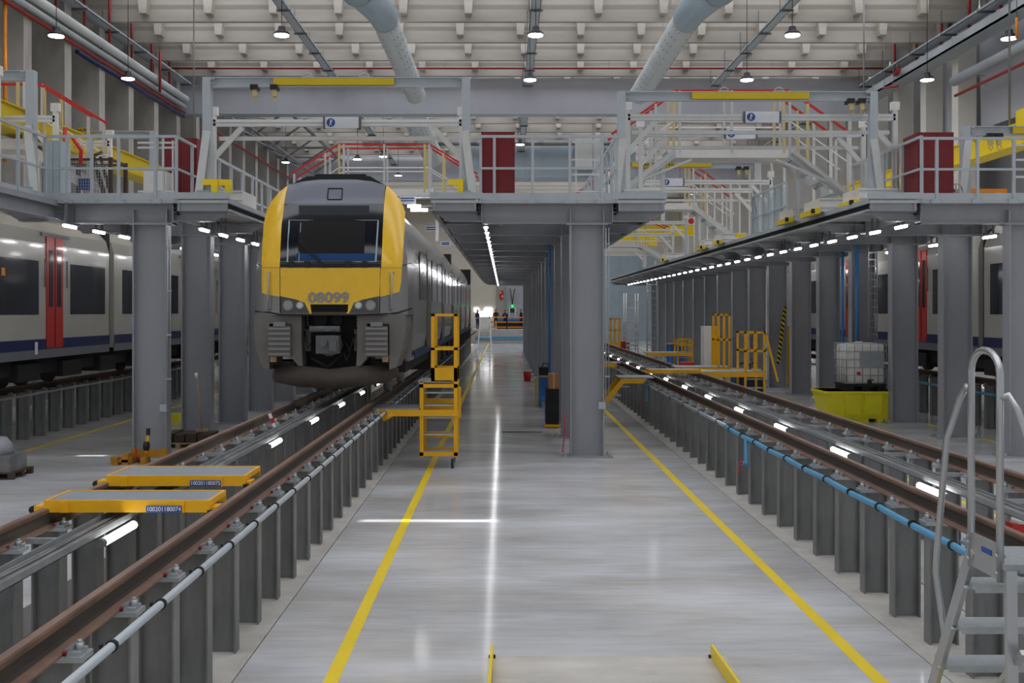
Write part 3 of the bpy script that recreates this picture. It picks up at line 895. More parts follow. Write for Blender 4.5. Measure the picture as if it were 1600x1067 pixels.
def sign_panel(x0, x1, y, z0, z1, label):
    """white panel with a round blue mandatory symbol, dark end caps"""
    t = thing('safety_sign', label, 'sign', ((x0 + x1) / 2, y, z0))
    MB().box(x0, x1, y - .03, y + .03, z0, z1).build('sign_panel', 'sign_white', t)
    MB().box(x0 - .04, x0, y - .04, y + .04, z0 - .005, z1 + .005).build('end_cap', 'dark_steel', t)
    MB().box(x1, x1 + .04, y - .04, y + .04, z0 - .005, z1 + .005).build('end_cap', 'dark_steel', t)
    r = (z1 - z0) * .38; c = (x0 + r * 1.35, (z0 + z1) / 2)
    d = MB().tube([(c[0], y - .031, c[1]), (c[0], y - .036, c[1])], r, 20).build('blue_disc', 'sign_blue', t)
    f = MB().tube([(c[0], y - .037, c[1] + r * .55), (c[0], y - .039, c[1] + r * .55)], r * .2, 8)
    f.bar((c[0], y - .038, c[1] + r * .35), (c[0] - r * .1, y - .038, c[1] - r * .2), r * .28, .004, (0, 1, 0))
    f.bar((c[0] - r * .1, y - .038, c[1] - r * .2), (c[0] - r * .35, y - .038, c[1] - r * .7), r * .13, .004, (0, 1, 0)).bar((c[0] - r * .05, y - .038, c[1] - r * .2), (c[0] + r * .25, y - .038, c[1] - r * .65), r * .13, .004, (0, 1, 0))
    f.bar((c[0], y - .038, c[1] + r * .25), (c[0] + r * .45, y - .038, c[1] + r * .05), r * .12, .004, (0, 1, 0)).bar((c[0] + r * .45, y - .038, c[1] + r * .7), (c[0] + r * .3, y - .038, c[1] + r * .1), r * .07, .004, (0, 1, 0))
    f.build('symbol', 'white', d)
    return t

def barrier(x0, x1, y, z, label, sign=None, slabel=None, m='white_frame', lower=True, legs=(1, 1), z0=DZ):
    t = thing('fall_barrier', label, 'barrier', ((x0 + x1) / 2, y, z0))
    MB().box(x0, x1, y - .05, y + .05, z - .07, z + .07).build('top_beam', m, t)
    mb = MB().box(x0, x1, y - .055, y - .05, z - .012, z + .012)
    mb.build('groove', 'steel_light', t)
    for x, s, on in ((x0, 1, legs[0]), (x1, -1, legs[1])):
        if not on: continue
        MB().box(x - .05, x + .05, y - .05, y + .05, z0, z + .18).build('upright', m, t)
        MB().bar((x + s * .0, y, z - .75), (x + s * .62, y, z - .08), .11, .07, (0, 1, 0)).build('corner_brace', m, t)
        MB().box(x - s * .05, x + s * .0, y - .12, y - .05, z0 + .1, z0 + 1.3).build('edge_strip', 'aluminium', t)
        MB().box(x - .09, x + .09, y - .06, y + .06, z + .16, z + .34).build('bracket_cap', 'white_frame', t)
    if lower:
        MB().box(x0 + .1, x1 - .1, y + .04, y + .10, z - .36, z - .28).build('lower_bar', m, t)
    if sign: sign_panel(sign[0], sign[1], y - .09, z - .13, z + .11, slabel)
    return t
barrier(-6.2, -.9, 21.9, 7.02, 'white barrier frame over the roof of the yellow train', (-3.8, -3.08), 'white sign with round blue symbol above the yellow train')
barrier(2.75, 8.67, 22.7, 7.29, 'pale aluminium barrier frame over the empty track, nearest the camera', (5.33, 6.08), 'upper white sign with round blue symbol over the empty track', m='aluminium')
barrier(3.3, 8.67, 24.7, 7.27, 'pale aluminium barrier frame over the empty track, second from the camera', (5.34, 6.05), 'lower white sign with round blue symbol over the empty track', m='aluminium')
barrier(3.3, 8.4, 32.2, 7.05, 'white barrier frame over the empty track just before the lettered portal', (4.98, 5.62), 'small white sign with round blue symbol beside the aisle platform end', lower=False)
barrier(3.3, 8.4, 34.4, 7.05, 'white barrier frame over the empty track just behind the lettered portal')
barrier(3.4, 8.3, 46.6, 7.02, 'white barrier frame over the empty track, well behind the lettered portal')
barrier(3.4, 8.3, 50.2, 6.75, 'white barrier frame over the empty track before the yellow crane beams')
barrier(3.4, 8.3, 60.0, 6.6, 'white barrier frame over the empty track, farthest from the camera')
barrier(-13.6, -9.8, 22.4, 7.2, 'white barrier frame over the white coach near the mesh box', lower=False)
barrier(-13.8, -9.6, 19.4, 7.3, 'white barrier frame at the left edge over the white coach', lower=False)
barrier(-13.2, -10.0, 26.0, 7.25, 'white barrier frame over the white coach behind the mesh box')

def footbridge(xa, xb, y, zd, label, run=1.55, drop=None, w=.9, up='white_frame', post_m='beige_yellow', z0=DZ):
    drop = zd - .12 - z0 - .58
    """bridge over the train roof with a flight of steps at both ends and red handrails"""
    t = thing('footbridge', label, 'footbridge', ((xa + xb) / 2, y, z0))
    MB().box(xa - .15, xb + .15, y, y + w, zd - .06, zd).build('walkway', 'grate_step', t)
    MB().box(xa - .15, xb + .15, y - .02, y + .02, zd - .22, zd + .02).box(xa - .15, xb + .15, y + w - .02, y + w + .02, zd - .22, zd + .02).box(xa, xb, y, y + w, zd - .2, zd - .16).build('side_beams', 'white_frame', t)
    h = 1.46
    for yy in (y, y + w):
        mb = MB().bar((xa, yy, zd + h), (xb, yy, zd + h), .05, .055)
        mb.bar((xa, yy, zd + h), (xa - run, yy, zd + h - drop), .05, .055).bar((xb, yy, zd + h), (xb + run, yy, zd + h - drop), .05, .055)
        mb.build('handrail', 'red', t)
        mb = MB().bar((xa, yy, zd + .7), (xb, yy, zd + .7), .035, .04).bar((xa, yy, zd + .7), (xa - run, yy, zd + .7 - drop), .03, .03).bar((xb, yy, zd + .7), (xb + run, yy, zd + .7 - drop), .03, .03)
        mb.build('knee_rail', 'white', t)
        for i, x in enumerate((xa, xa + .15, (xa + xb) / 2, xb - .15, xb, xa - .45, xb + .45, xa - run + .1, xb + run - .1)):
            zz = zd + h if i < 5 else (zd + h - drop * .3 if i < 7 else zd + h - drop)
            zl = zd - .1 if i < 5 else (zd - .1 - drop * .3 if i < 7 else zd - drop)
            MB().box(x - .03, x + .03, yy - .03, yy + .03, zl, zz).build('rail_post', post_m if i % 3 == 0 else 'aluminium', t)
        for s, xe in ((-1, xa), (1, xb)):
            MB().bar((xe, yy, zd - .12), (xe + s * (run + .5), yy, zd - .12 - (drop + .45)), .05, .2).build('stringer', 'aluminium', t)
    for s, xe in ((-1, xa), (1, xb)):
        for k in range(max(2, int((drop + .2) / .29))):
            MB().box(xe + s * (.1 + .32 * k), xe + s * (.36 + .32 * k), y + .03, y + w - .03, zd - .28 - .29 * k, zd - .25 - .29 * k).build('step', 'grate_step', t)
        MB().box(xe + s * .25 - .05, xe + s * .25 + .05, y + .1, y + .2, z0, zd - .3).build('support_leg', 'aluminium', t)
        MB().box(xe + s * .95 - .05, xe + s * .95 + .05, y + w - .2, y + w - .1, z0, zd - .9).build('support_leg', 'aluminium', t)
    return t
footbridge(-5.3, -2.4, 33, 6.92, 'footbridge with red handrails over the roof of the yellow train')
footbridge(4.25, 7.15, 25.6, 7.05, 'footbridge with red handrails over the empty track, nearest the camera')
footbridge(4.25, 7.15, 38.6, 7.05, 'footbridge with red handrails over the empty track behind the lettered portal')
footbridge(4.25, 7.15, 54, 6.6, 'small distant footbridge over the empty track near the yellow crane beams')
footbridge(-13.6, -10.9, 23.3, 6.9, 'footbridge with red handrails over the white coach at the left edge')
# arched truss brackets below the near right footbridge
for s, xe, wh in ((-1, 4.25, 'aisle'), (1, 7.15, 'right')):
    mb = MB()
    mb.bar((xe, 25.4, 6.95), (xe + s * 1.9, 25.4, 5.5), .09, .22, (0, 1, 0)).bar((xe - s * .4, 25.4, 6.75), (xe + s * 1.2, 25.4, 6.1), .06, .1, (0, 1, 0))
    single('bridge_bracket', mb, 'aluminium', 'angled grey bracket under the near footbridge over the empty track, %s side' % wh, 'bracket')

# yellow crane beams
for x0, x1, y0, y1, z0, z1, lab in ((13.0, 13.5, 24.5, 40, 7.22, 7.72, 'yellow crane girder running above the cream coach'), (-11.4, -10.9, 19, 40, 7.05, 7.55, 'yellow crane girder running above the white coach'),
                                    (5.6, 10.2, 55, 55.5, 7.1, 7.55, 'yellow crane beam across the empty track, the nearer of two'), (4.6, 9.0, 60, 60.5, 6.9, 7.5, 'yellow crane beam across the empty track, the farther of two')):
    t = thing('crane_beam', lab, 'crane', ((x0 + x1) / 2, y0, z0))
    MB().box(x0, x1, y0, y1, z0, z1).build('girder', 'yellow_bright' if x0 > 0 else 'yellow_board', t)
    for q in (.15, .85):
        xq, yq = (x0 + (x1 - x0) * q, (y0 + y1) / 2) if y0 > 50 else ((x0 + x1) / 2, y0 + (y1 - y0) * q)
        MB().tube([(xq, yq, z1), (xq, yq, 15.42)], .03, 6).build('hanger', 'steel_post', t)
    MB().box(x0 - .06, x1 + .06, y0, y1, z0 - .03, z0).box(x0 - .06, x1 + .06, y0, y1, z1, z1 + .03).build('flanges', 'yellow_bright' if x0 > 0 else 'yellow_board', t)
t = thing('crane_trolley', 'yellow crane trolley box on the girder above the cream coach', 'crane trolley', (13.3, 25, 7.75))
MB().box(12.95, 13.9, 24.9, 25.6, 7.75, 7.98).box(12.8, 12.93, 24.9, 25.6, 7.5, 8.0).build('trolley_body', 'yellow_bright', t)
t = thing('jib_beam', 'orange jib beam with black lettering behind the dark red cabinet on the right', 'jib', (9.5, 23.6, 5.7))
b_ = MB().box(9.2, 11.6, 23.6, 23.85, 5.57, 5.82).build('beam', 'orange', t)
text_mesh('lettering', 'KG 160 KG', .12, (11.0, 23.597, 5.68), 'black', b_, .001)
t = thing('stop_sign', 'small white sign with round red disc before the yellow crane beam', 'sign', at(1080, 352, 44))
MB().box(atx(1074, 44), atx(1085, 44), 43.98, 44.02, atz(351, 44), atz(340, 44)).build('sign_panel', 'white', t)
MB().tube([(atx(1079.7, 44), 43.98, atz(345.5, 44)), (atx(1079.7, 44), 43.96, atz(345.5, 44))], .13, 14).build('red_disc', 'red', t)
MB().box(atx(1071, 44), atx(1074, 44), 44.0, 44.1, DZ, 7.0).build('sign_post', 'steel_light', t)

# ------------------------------------------------------------------ things standing on the platforms
def cabinet(name, x0, x1, y0, y1, z1, m, label, door=True, cat='cabinet', z0=DZ):
    t = thing(name, label, cat, ((x0 + x1) / 2, y0, z0))
    MB().box(x0, x1, y0, y1, z0, z1).build('cabinet_body', m, t)
    if door:
        MB().box(x0 + .03, (x0 + x1) / 2 - .005, y0 - .015, y0, z0 + .05, z1 - .04).build('door', m, t)
        MB().box((x0 + x1) / 2 + .005, x1 - .03, y0 - .015, y0, z0 + .05, z1 - .04).build('door', m, t)
    return t
cabinet('tool_cabinet', -.47, .23, 21.25, 21.75, 6.72, 'dark_red', 'tall dark red cabinet behind the railing of the aisle platform')
cabinet('tool_cabinet', 8.62, 9.36, 21.3, 22.1, 6.72, 'dark_red', 'tall dark red cabinet behind the railing of the right platform')
cabinet('tool_cabinet', -7.35, -6.65, 22.2, 22.8, 6.75, 'dark_red', 'tall dark red cabinet behind the railing beyond the yellow train')
cabinet('locker', -9.52, -9.22, 21.3, 21.8, 6.55, 'locker', 'pale blue grey locker at the corner of the left railing')
cabinet('control_cabinet', -7.6, -7.12, 21.6, 22.0, 5.95, 'plastic_white', 'white control cabinet behind the gate of the left railing')
for i, (x, y, lab) in enumerate(((-6.1, 22.5, 'white equipment box with yellow bumper on the edge beyond the yellow train'), (8.0, 22.1, 'white equipment box beside the right portal post, nearest the camera'), (7.75, 24.0, 'white equipment box with yellow bumper on the right platform edge, second from camera'),
                                  (7.75, 26.2, 'small white equipment box on the right platform edge, third from the camera'), (7.75, 34.6, 'white equipment box on the right platform edge just past the pale railing'), (7.75, 37.5, 'white equipment box on the right platform edge farther past the pale railing'), (7.75, 46.5, 'white equipment box far along the right platform edge'), (3.0, 22.3, 'long pale equipment box on the edge of the aisle platform'))):
    t = thing('equipment_box', lab, 'box', (x, y, DZ))
    L = 1.0 if i != 1 else .8
    w = .42
    MB().box(x - w, x + w, y - .25, y + L, DZ + .05, DZ + .36).build('box_body', 'plastic_white' if i != 7 else 'aluminium', t)
    MB().box(x - w, x + w, y - .262, y - .25, DZ + .3, DZ + .33).box(x - w, x + w, y - .262, y - .25, DZ + .12, DZ + .15).build('groove', 'steel_light', t)
    MB().box(x - w - .1, x - w, y - .3, y + L, DZ, DZ + .12).build('bumper', 'yellow_bright' if i != 7 else 'galv', t)
    MB().box(x - w - .16, x - w - .1, y - .2, y - .1, DZ + .02, DZ + .12).build('buffer', 'black', t)
for x0, y, lab in ((-5.98, 20.94, 'yellow angle bracket on the front corner beyond the yellow train'), (-5.72, 21.0, 'second yellow angle bracket on the edge beyond the yellow train'), (-.95, 20.95, 'yellow bracket at the foot of the portal post left of the dark red cabinet'), (7.8, 33.6, 'yellow bracket on the right platform edge beside the pale railing')):
    zb = DZ + .16 if y < 21.2 else DZ
    single('edge_bracket', MB().prism([(x0 - .18, zb + .16), (x0, zb + .16), (x0, zb), (x0 + .12, zb), (x0 + .12, zb + .28), (x0 - .18, zb + .28)], 'y', y, y + .12), 'yellow_bright', lab, 'bracket')
# handwheel
t = thing('handwheel', 'grey handwheel with spokes behind the right railing', 'handwheel', (9.45, 21.4, 5.55))
c = Vector((9.45, 21.4, 5.52))
MB().tube([c + Vector((.14 * math.cos(a), 0, .14 * math.sin(a))) for a in [2 * PI * k / 18 for k in range(19)]], .014, 6).build('rim', 'galv', t)
mb = MB()
for k in range(5): mb.tube([c, c + Vector((.14 * math.cos(2 * PI * k / 5 + .3), 0, .14 * math.sin(2 * PI * k / 5 + .3)))], .012, 5)
mb.tube([c + Vector((0, -.03, 0)), c + Vector((0, .2, 0))], .035, 8).box(c.x - .05, c.x + .05, c.y + .1, c.y + .2, DZ, c.z)
mb.build('spokes', 'galv', t)
# wire mesh box with straps on the left platform
t = thing('mesh_box', 'wire mesh stacking box holding folded chairs behind the left railing', 'mesh box', (-9.2, 23.0, DZ))
mb = MB()
for x in (-9.85, -8.75):
    for y in (22.8, 23.7): mb.box(x - .04, x + .04, y - .04, y + .04, DZ, 6.42)
for z in (DZ + .12, 6.35):
    for y in (22.8, 23.7): mb.box(-9.85, -8.75, y - .03, y + .03, z, z + .05)
    for x in (-9.85, -8.75): mb.box(x - .03, x + .03, 22.8, 23.7, z, z + .05)
mb.build('frame', 'wood_dark', t)
mb = MB()
for k in range(19): mb.box(-9.8 + .055 * k, -9.795 + .055 * k + .003, 22.79, 22.80, DZ + .15, 6.35)
for k in range(16): mb.box(-9.85, -8.75, 22.79, 22.80, DZ + .2 + .07 * k, DZ + .208 + .07 * k)
mb.build('wire_mesh', 'galv', t)
t = thing('folded_chair', 'dark folded chair frame leaning in the wire mesh box', 'chair', (-9.2, 23.2, DZ + .15))
MB().bar((-9.0, 23.2, DZ + .2), (-9.3, 23.2, 6.5), .09, .04, (0, 1, 0)).bar((-8.86, 23.25, DZ + .2), (-9.16, 23.25, 6.5), .07, .04, (0, 1, 0)).bar((-9.34, 23.2, 6.5), (-9.1, 23.2, 6.6), .07, .05).build('chair_frame', 'wood_dark', t)
MB().box(-9.65, -9.35, 23.2, 23.25, 5.75, 6.0).build('seat', 'sign_blue', t)
single('hose_reel', MB().tube([(-9.55, 22.3, DZ), (-9.55, 22.3, 7.0)], .05, 8).tube([(-9.4, 22.3, 6.8), (-9.2, 22.3, 6.5), (-9.22, 22.3, 6.2)], .045, 8), 'red', 'red upright pipe with bent hose beside the wire mesh box', 'pipe')

# ------------------------------------------------------------------ the yellow fronted train
TX, TY = -3.255, 19.0
WZ = [(1.60, 1.18), (1.8, 1.28), (2.05, 1.36), (2.4, 1.42), (3.0, 1.44), (3.6, 1.44), (4.0, 1.425), (4.3, 1.37), (4.6, 1.29), (4.85, 1.18), (5.05, 1.06), (5.2, .92), (5.32, .74), (5.40, .5), (5.44, .25), (5.45, .0)]
def w_at(z):
    if z <= WZ[0][0]: return WZ[0][1]
    for (a, wa), (b, wb) in zip(WZ[:-1], WZ[1:]):
        if z <= b: return wa + (wb - wa) * (z - a) / (b - a)
    return 0.0
def nose_v(u, z):
    a = abs(u)
    v = .05 * a * a + .30 * (max(0, a - .8) / .64) ** 2.2
    if z > 3.85:
        t = z - 3.85
        v += .38 * t + .12 * t * t
    if z < 2.4: v += .12 * (2.4 - z)
    return v
def on_nose(px, py, off=0.0):
    d = TY
    for _ in range(8):
        u = (px - VPX) * d / F_PX - TX; z = EYE - (py - VPY) * d / F_PX
        d = TY + nose_v(u, z) - off
    return ((px - VPX) * d / F_PX, d, EYE - (py - VPY) * d / F_PX)
def patch(rows, off=.012, ncol=12, sub=5):
    """panel lying on the nose surface; rows are (py, px_left, px_right) of its outline, with a skirt to the surface"""
    R = []
    for (a, l0, r0), (b, l1, r1) in zip(rows[:-1], rows[1:]):
        for s in range(sub):
            t = s / sub
            R.append((a + (b - a) * t, l0 + (l1 - l0) * t, r0 + (r1 - r0) * t))
    R.append(rows[-1])
    mb = MB()
    rings = [[on_nose(l + (r - l) * k / ncol, py, off) for k in range(ncol + 1)] for py, l, r in R]
    mb.loft(rings, close=False, caps=False)
    def skirt(pts):
        low = [(x, y + off + .02, z) for x, y, z in pts]
        for a, b, c, d in zip(pts[:-1], pts[1:], low[1:], low[:-1]): mb.quad(a, b, c, d)
    skirt(rings[0]); skirt(rings[-1]); skirt([r[0] for r in rings]); skirt([r[-1] for r in rings])
    return mb

train = thing('train', 'grey and yellow electric train with number 08099 standing on the raised track', 'train', (TX, TY, RT))
# outer shell of the nose
zs = [2.93, 3.0, 3.1, 3.2, 3.4, 3.7, 3.85, 4.0, 4.2, 4.4, 4.6, 4.8, 4.95, 5.1, 5.22, 5.32, 5.39, 5.43, 5.448]
rings = []
NC = 28
for z in zs:
    w = w_at(z)
    rings.append([(TX + w * math.sin(PI / 2 * (2 * k / NC - 1)), TY + nose_v(w * math.sin(PI / 2 * (2 * k / NC - 1)), z), z) for k in range(NC + 1)])
mb = MB(); mb.loft(rings, close=False, caps=False)
sideL = [r[0] for r in rings]; sideR = [r[-1] for r in rings]
YB = TY + 1.9
for sd in (sideL, sideR):
    mb.loft([[p for p in sd], [(p[0], YB, p[2]) for p in sd]], close=False, caps=False)
mb.loft([rings[-1], [(x, YB, 5.45) for x, y, z in rings[-1]]], close=False, caps=False)
shell = mb.build('nose_shell', 'train_grey', train)
# cars
def car_body(y0, y1):
    prof = []
    zz = [1.98, 2.1, 2.5, 3.4, 4.0, 4.4, 4.7, 4.95, 5.15, 5.3, 5.4, 5.45]
    right = [(TX + min(w_at(z), 1.415) , z) for z in zz]
    left_ = [(2 * TX - x, z) for x, z in reversed(right)]
    ring = right + left_
    return MB().loft([[(x, y, z) for x, z in ring] for y in (y0, y1)], smooth=False)
ends = [(YB, 39.6), (40.1, 56.6)]
for ci, (a, b) in enumerate(ends):
    body = car_body(a, b).build('car_body', 'train_side', train)
    y = a + (1.5 if ci == 0 else .9)
    k = 0
    while y < b - 1.4:
        xs = TX + 1.415
        if k % 3 == 1:
            MB().box(xs - .01, xs + .012, y, y + 1.25, 2.05, 4.45).build('door', 'train_dirt', body)
            MB().box(xs + .005, xs + .02, y + .15, y + .55, 3.2, 4.25).box(xs + .005, xs + .02, y + .7, y + 1.1, 3.2, 4.25).build('door_window', 'coach_glass', body)
            y += 1.7
        else:
            MB().box(xs - .01, xs + .014, y, y + 1.75, 3.25, 4.3).build('side_window', 'coach_glass', body)
            y += 2.1
        k += 1
    MB().box(TX + 1.41, TX + 1.43, a + .2, b - .1, 2.02, 2.16).build('side_stripe', 'blue_dark', body)
MB().box(TX - 1.2, TX + 1.2, 39.5, 40.2, 2.0, 5.2).build('gangway', 'rubber', train)
MB().box(TX - 1.3, TX + 1.42, 56.6, 56.9, 1.95, 5.3).build('gangway', 'rubber', train)
# roof fairing behind the forehead
mb = MB()
prof = [(-1.15, 5.2), (-.965, 5.52), (-.65, 5.68), (.6, 5.68), (.9, 5.5), (1.12, 5.2)]
mb.prism([(TX + a, b) for a, b in prof], 'y', TY + 1.35, TY + 3.6).box(TX - .5, TX + .5, TY + 1.4, TY + 3.4, 5.68, 5.73)
for k in range(6):
    mb.box(TX - .6, TX + .35, TY + 5 + 5 * k, TY + 8.4 + 5 * k, 5.40, 5.5)
mb.build('roof_fairing', 'black', train)

fore = patch([(280.5, 500, 556), (283.5, 474, 582), (289, 449, 602), (300, 445.5, 601), (318, 443, 600)], .010).build('forehead', 'train_forehead', train)
# hatch outline on the forehead
mb = MB()
for a, b in (((513, 294), (535, 294)), ((535, 294), (534, 311)), ((513, 294), (511.5, 311)), ((511.5, 311), (534, 311))):
    mb.bar(on_nose(*a, .022), on_nose(*b, .022), .02, .006)
mb.build('hatch_outline', 'cab_dark', fore)
screen = patch([(318, 443, 600), (350, 440, 599), (390, 437.5, 597.5), (417, 437, 595)], .014).build('windscreen', 'windscreen', train)
patch([(321, 467, 577), (336.5, 467, 577)], .018, sub=2).build('destination_display', 'display_grey', screen)
patch([(346, 468, 570), (352, 466, 571), (395, 466, 569), (397, 466, 569)], .018).build('cab_opening', 'cab_dark', screen)
patch([(396, 463, 587), (407, 463, 587)], .020, sub=2).build('dashboard', 'dash_blue', screen)
mb = MB()
fr = [(452, 344), (591, 344), (587, 409), (449, 409)]
for a, b in zip(fr, fr[1:] + fr[:1]): mb.bar(on_nose(*a, .026), on_nose(*b, .026), .028, .012)
mb.bar(on_nose(470, 348, .026), on_nose(467, 409, .026), .012, .008)
mb.build('screen_frame', 'screen_frame', screen)
mb = MB().bar(on_nose(466, 376, .05), on_nose(506, 417, .06), .016, .02).bar(on_nose(470, 375, .06), on_nose(510, 418, .065), .008, .015).tube([on_nose(506, 416, .0), on_nose(506, 416, .07)], .02, 6)
mb.build('wiper', 'black', screen)
mb = MB()
for x in (456, 480, 544, 570):
    p = on_nose(x, 413, .0); mb.box(p[0] - .05, p[0] + .05, p[1] - .03, p[1] + .1, p[2] - .06, p[2] + .06)
mb.build('screen_bracket', 'black', screen)
patch([(291, 448, 449.5), (300, 436, 447), (315, 424, 444.5), (330, 416.5, 443), (350, 412, 440), (390, 409.5, 438), (418, 408.5, 437)], .016).build('pillar_panel', 'train_yellow', train)
patch([(291, 603.5, 606), (300, 602, 616), (315, 600.5, 627), (330, 599.5, 633), (360, 598, 632), (390, 597, 630), (418, 595.5, 628.5)], .016).build('pillar_panel', 'train_yellow', train)
patch([(418.5, 409, 437), (440, 409, 437), (458, 409.5, 437), (461, 421, 437), (463.5, 437, 437.4)], .014).build('corner_panel', 'train_yellow', train)
patch([(418.5, 595, 628), (440, 594, 627), (456, 594, 624), (460, 594, 610), (463.5, 593.6, 594)], .014).build('corner_panel', 'train_yellow', train)
front = patch([(418.5, 438, 594), (440, 438, 593.5), (462.5, 438, 593), (468, 463, 567), (473, 476, 553), (490, 484, 545)], .018).build('front_panel', 'train_yellow', train)
c = on_nose(513.5, 465.5, .022)
text_mesh('number', '08099', .255, (c[0], c[1] - .004, c[2]), 'number_grey', front, .004, width=.74, bold=.009)
for s, pts in ((-1, [(464, 439, 441), (467, 439, 460), (471, 439, 474.5), (489, 439, 483)]), (1, [(464, 589, 591), (467, 568, 591), (471, 555, 591), (489, 546.5, 591)])):
    hl = patch(pts, .016).build('headlamp_panel', 'lamp_panel', train)
    for px, r, m in ((450, .078, 'lamp_lens'), (468.5, .06, 'mirror_lens')) if s < 0 else ((579, .078, 'lamp_lens'), (560, .06, 'mirror_lens')):
        p = on_nose(px, 477, .02)
        MB().tube([(p[0], p[1] + .02, p[2]), (p[0], p[1] - .012, p[2])], [r, r * .9], 16).build('lamp', m, hl)
        MB().tube([(p[0], p[1] + .02, p[2]), (p[0], p[1] - .006, p[2])], r * 1.25, 16).build('lamp_ring', 'number_grey', hl)
patch([(475.5, 485, 544), (487.5, 486.5, 543)], .024, sub=2).build('coupler_hatch', 'cab_dark', train)
p = on_nose(514, 489.5, .02)
MB().box(p[0] - .32, p[0] + .32, p[1] - .02, p[1] + .1, p[2] - .03, p[2] + .02).build('step_bar', 'wood_dark', train)
for px in (419.5, 612):
    a = on_nose(px, 426, .06); b = on_nose(px - (1 if px < 500 else 0), 484, .06)
    a0 = on_nose(px + (0 if px < 500 else 3), 426, 0); b0 = on_nose(px, 484, 0)
    MB().tube([a0, a, b, b0], .018, 8).build('grab_rail', 'galv', train)
# dark joint lines round the nose
def seam(pts, r=.009): return MB().tube([on_nose(x, y, .004) for x, y in pts], r, 6)
seam([(400, 412), (409, 415.5), (437, 419), (480, 418.5), (514, 418), (560, 418.5), (595, 419), (628, 415), (643, 411)]).build('seam', 'rubber', train)
seam([(399, 486), (420, 488), (440, 491.5), (486, 492), (546, 492), (594, 491), (620, 489), (643, 482)], .018).build('seam', 'rubber', train)
seam([(437.5, 419), (437.5, 450), (438, 489)]).build('seam', 'rubber', train); seam([(594.5, 419), (594, 450), (593, 489)]).build('seam', 'rubber', train)
# below the nose: cowls, buffers, coupler, plough
def zP(py): return EYE - (py - VPY) * TY / F_PX
for s in (-1, 1):
    mb = MB()
    pr = [(.52, zP(493)), (.72, zP(493)), (1.40, zP(491)), (1.42, zP(510)), (1.36, zP(548)), (1.24, zP(575)), (1.12, zP(578)), (1.12, zP(506)), (.70, zP(506)), (.70, zP(560)), (.58, zP(572)), (.5, zP(572)), (.52, zP(540))]
    mb.prism([(TX + s * a, b) for a, b in (pr if s > 0 else pr[::-1])], 'y', TY + .12, TY + 1.3)
    mb.build('lower_cowl', 'train_dirt', train)
for s in (-1, 1):
    x = TX + s * .90
    b = MB().box(x - .2, x + .2, TY - .02, TY + .5, zP(557), zP(510)); b.build('buffer', 'train_dirt', train)
    mb = MB()
    for k in range(6): mb.box(x - .2, x + .2, TY - .05, TY - .02, zP(555 - 8 * k), zP(555 - 8 * k) + .04)
    mb.box(x - .11, x + .11, TY - .05, TY + .1, zP(510), zP(503))
    mb.build('buffer_rib', 'train_grey', train)
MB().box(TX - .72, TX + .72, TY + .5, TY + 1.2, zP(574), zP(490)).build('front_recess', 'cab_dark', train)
MB().box(TX + .99, TX + 1.1, TY + .1, TY + .2, zP(566), zP(556)).box(TX - 1.1, TX - .99, TY + .1, TY + .2, zP(566), zP(556)).build('warning_plate', 'wood', train)
cp = MB()
cp.tube([(TX, TY + .9, zP(540)), (TX, TY + .1, zP(540))], .2, 14).box(TX - .21, TX + .21, TY - .12, TY + .16, zP(552), zP(524)).tube([(TX - .34, TY - .02, zP(514)), (TX + .22, TY - .02, zP(514))], .06, 10)
cp.box(TX - .06, TX + .06, TY - .1, TY - .05, zP(517), zP(511)).tube([(TX - .06, TY - .12, zP(535)), (TX - .06, TY - .2, zP(535))], .07, 10).box(TX + .05, TX + .18, TY - .2, TY - .1, zP(548), zP(532))
cp.build('coupler', 'dark_steel', train)
mb = MB()
for x, r in ((-.22, .13), (.1, .1)): mb.tube([(TX + x, TY + .42, zP(500)), (TX + x, TY + .5, zP(500))], r, 16)
for k, (x0, x1, zz) in enumerate(((-.3, -.5, 530), (.3, .45, 535), (-.35, .3, 560), (.25, .4, 550))):
    mb.tube([(TX + x0, TY + .2, zP(zz)), (TX + (x0 + x1) / 2, TY + .1, zP(zz + 14)), (TX + x1, TY + .3, zP(zz - 12))], .022, 6)
mb.build('coupler_hoses', 'rubber', train)
mb = MB()
for s in (-1, 1):
    for k in range(4): mb.tube([(TX + s * .47, TY + .45, zP(495 + 4.5 * k)), (TX + s * .47, TY + .5, zP(495 + 4.5 * k))], .022, 6)
    mb.box(TX + s * .47 - .06, TX + s * .47 + .06, TY + .46, TY + .52, zP(550), zP(515))
mb.build('coupler_frame', 'train_dirt', train)
mb = MB()
pl = []
for px, ptop, pbot, yy in ((417, 584, 590, .55), (425, 572, 599, .35), (470, 572, 605, .12), (514, 577, 606.5, .02), (560, 572, 605, .12), (605, 572, 599, .35), (618, 578, 590, .55)):
    x = TX + (px - 514) / 84.0
    pl.append([(x, TY + yy, zP(ptop)), (x, TY + yy - .06, zP(pbot)), (x, TY + yy + .08, zP(pbot)), (x, TY + yy + .12, zP(ptop))])
mb.loft(pl)
mb.build('plough', 'plow', train)
# underframe with wheels
mb = MB().box(TX - 1.25, TX + 1.25, TY + 1.9, 56, 1.75, 2.02)
for k in range(12): mb.box(TX - 1.3, TX + 1.3, TY + 8.2 + 2.9 * k, TY + 9.9 + 2.9 * k, 1.45, 1.9)
mb.build('underframe', 'under_black', train)
for yb in (TY + 3.2, TY + 5.8, 36.0, 38.4, 41.6, 44.0):
    w = MB()
    for s in (-1, 1): w.tube([(TX + s * .68, yb, RT + .42), (TX + s * .82, yb, RT + .42)], .42, 20)
    w.tube([(TX - .8, yb, RT + .42), (TX + .8, yb, RT + .42)], .08, 8)
    w.build('wheelset', 'steel_post', train)

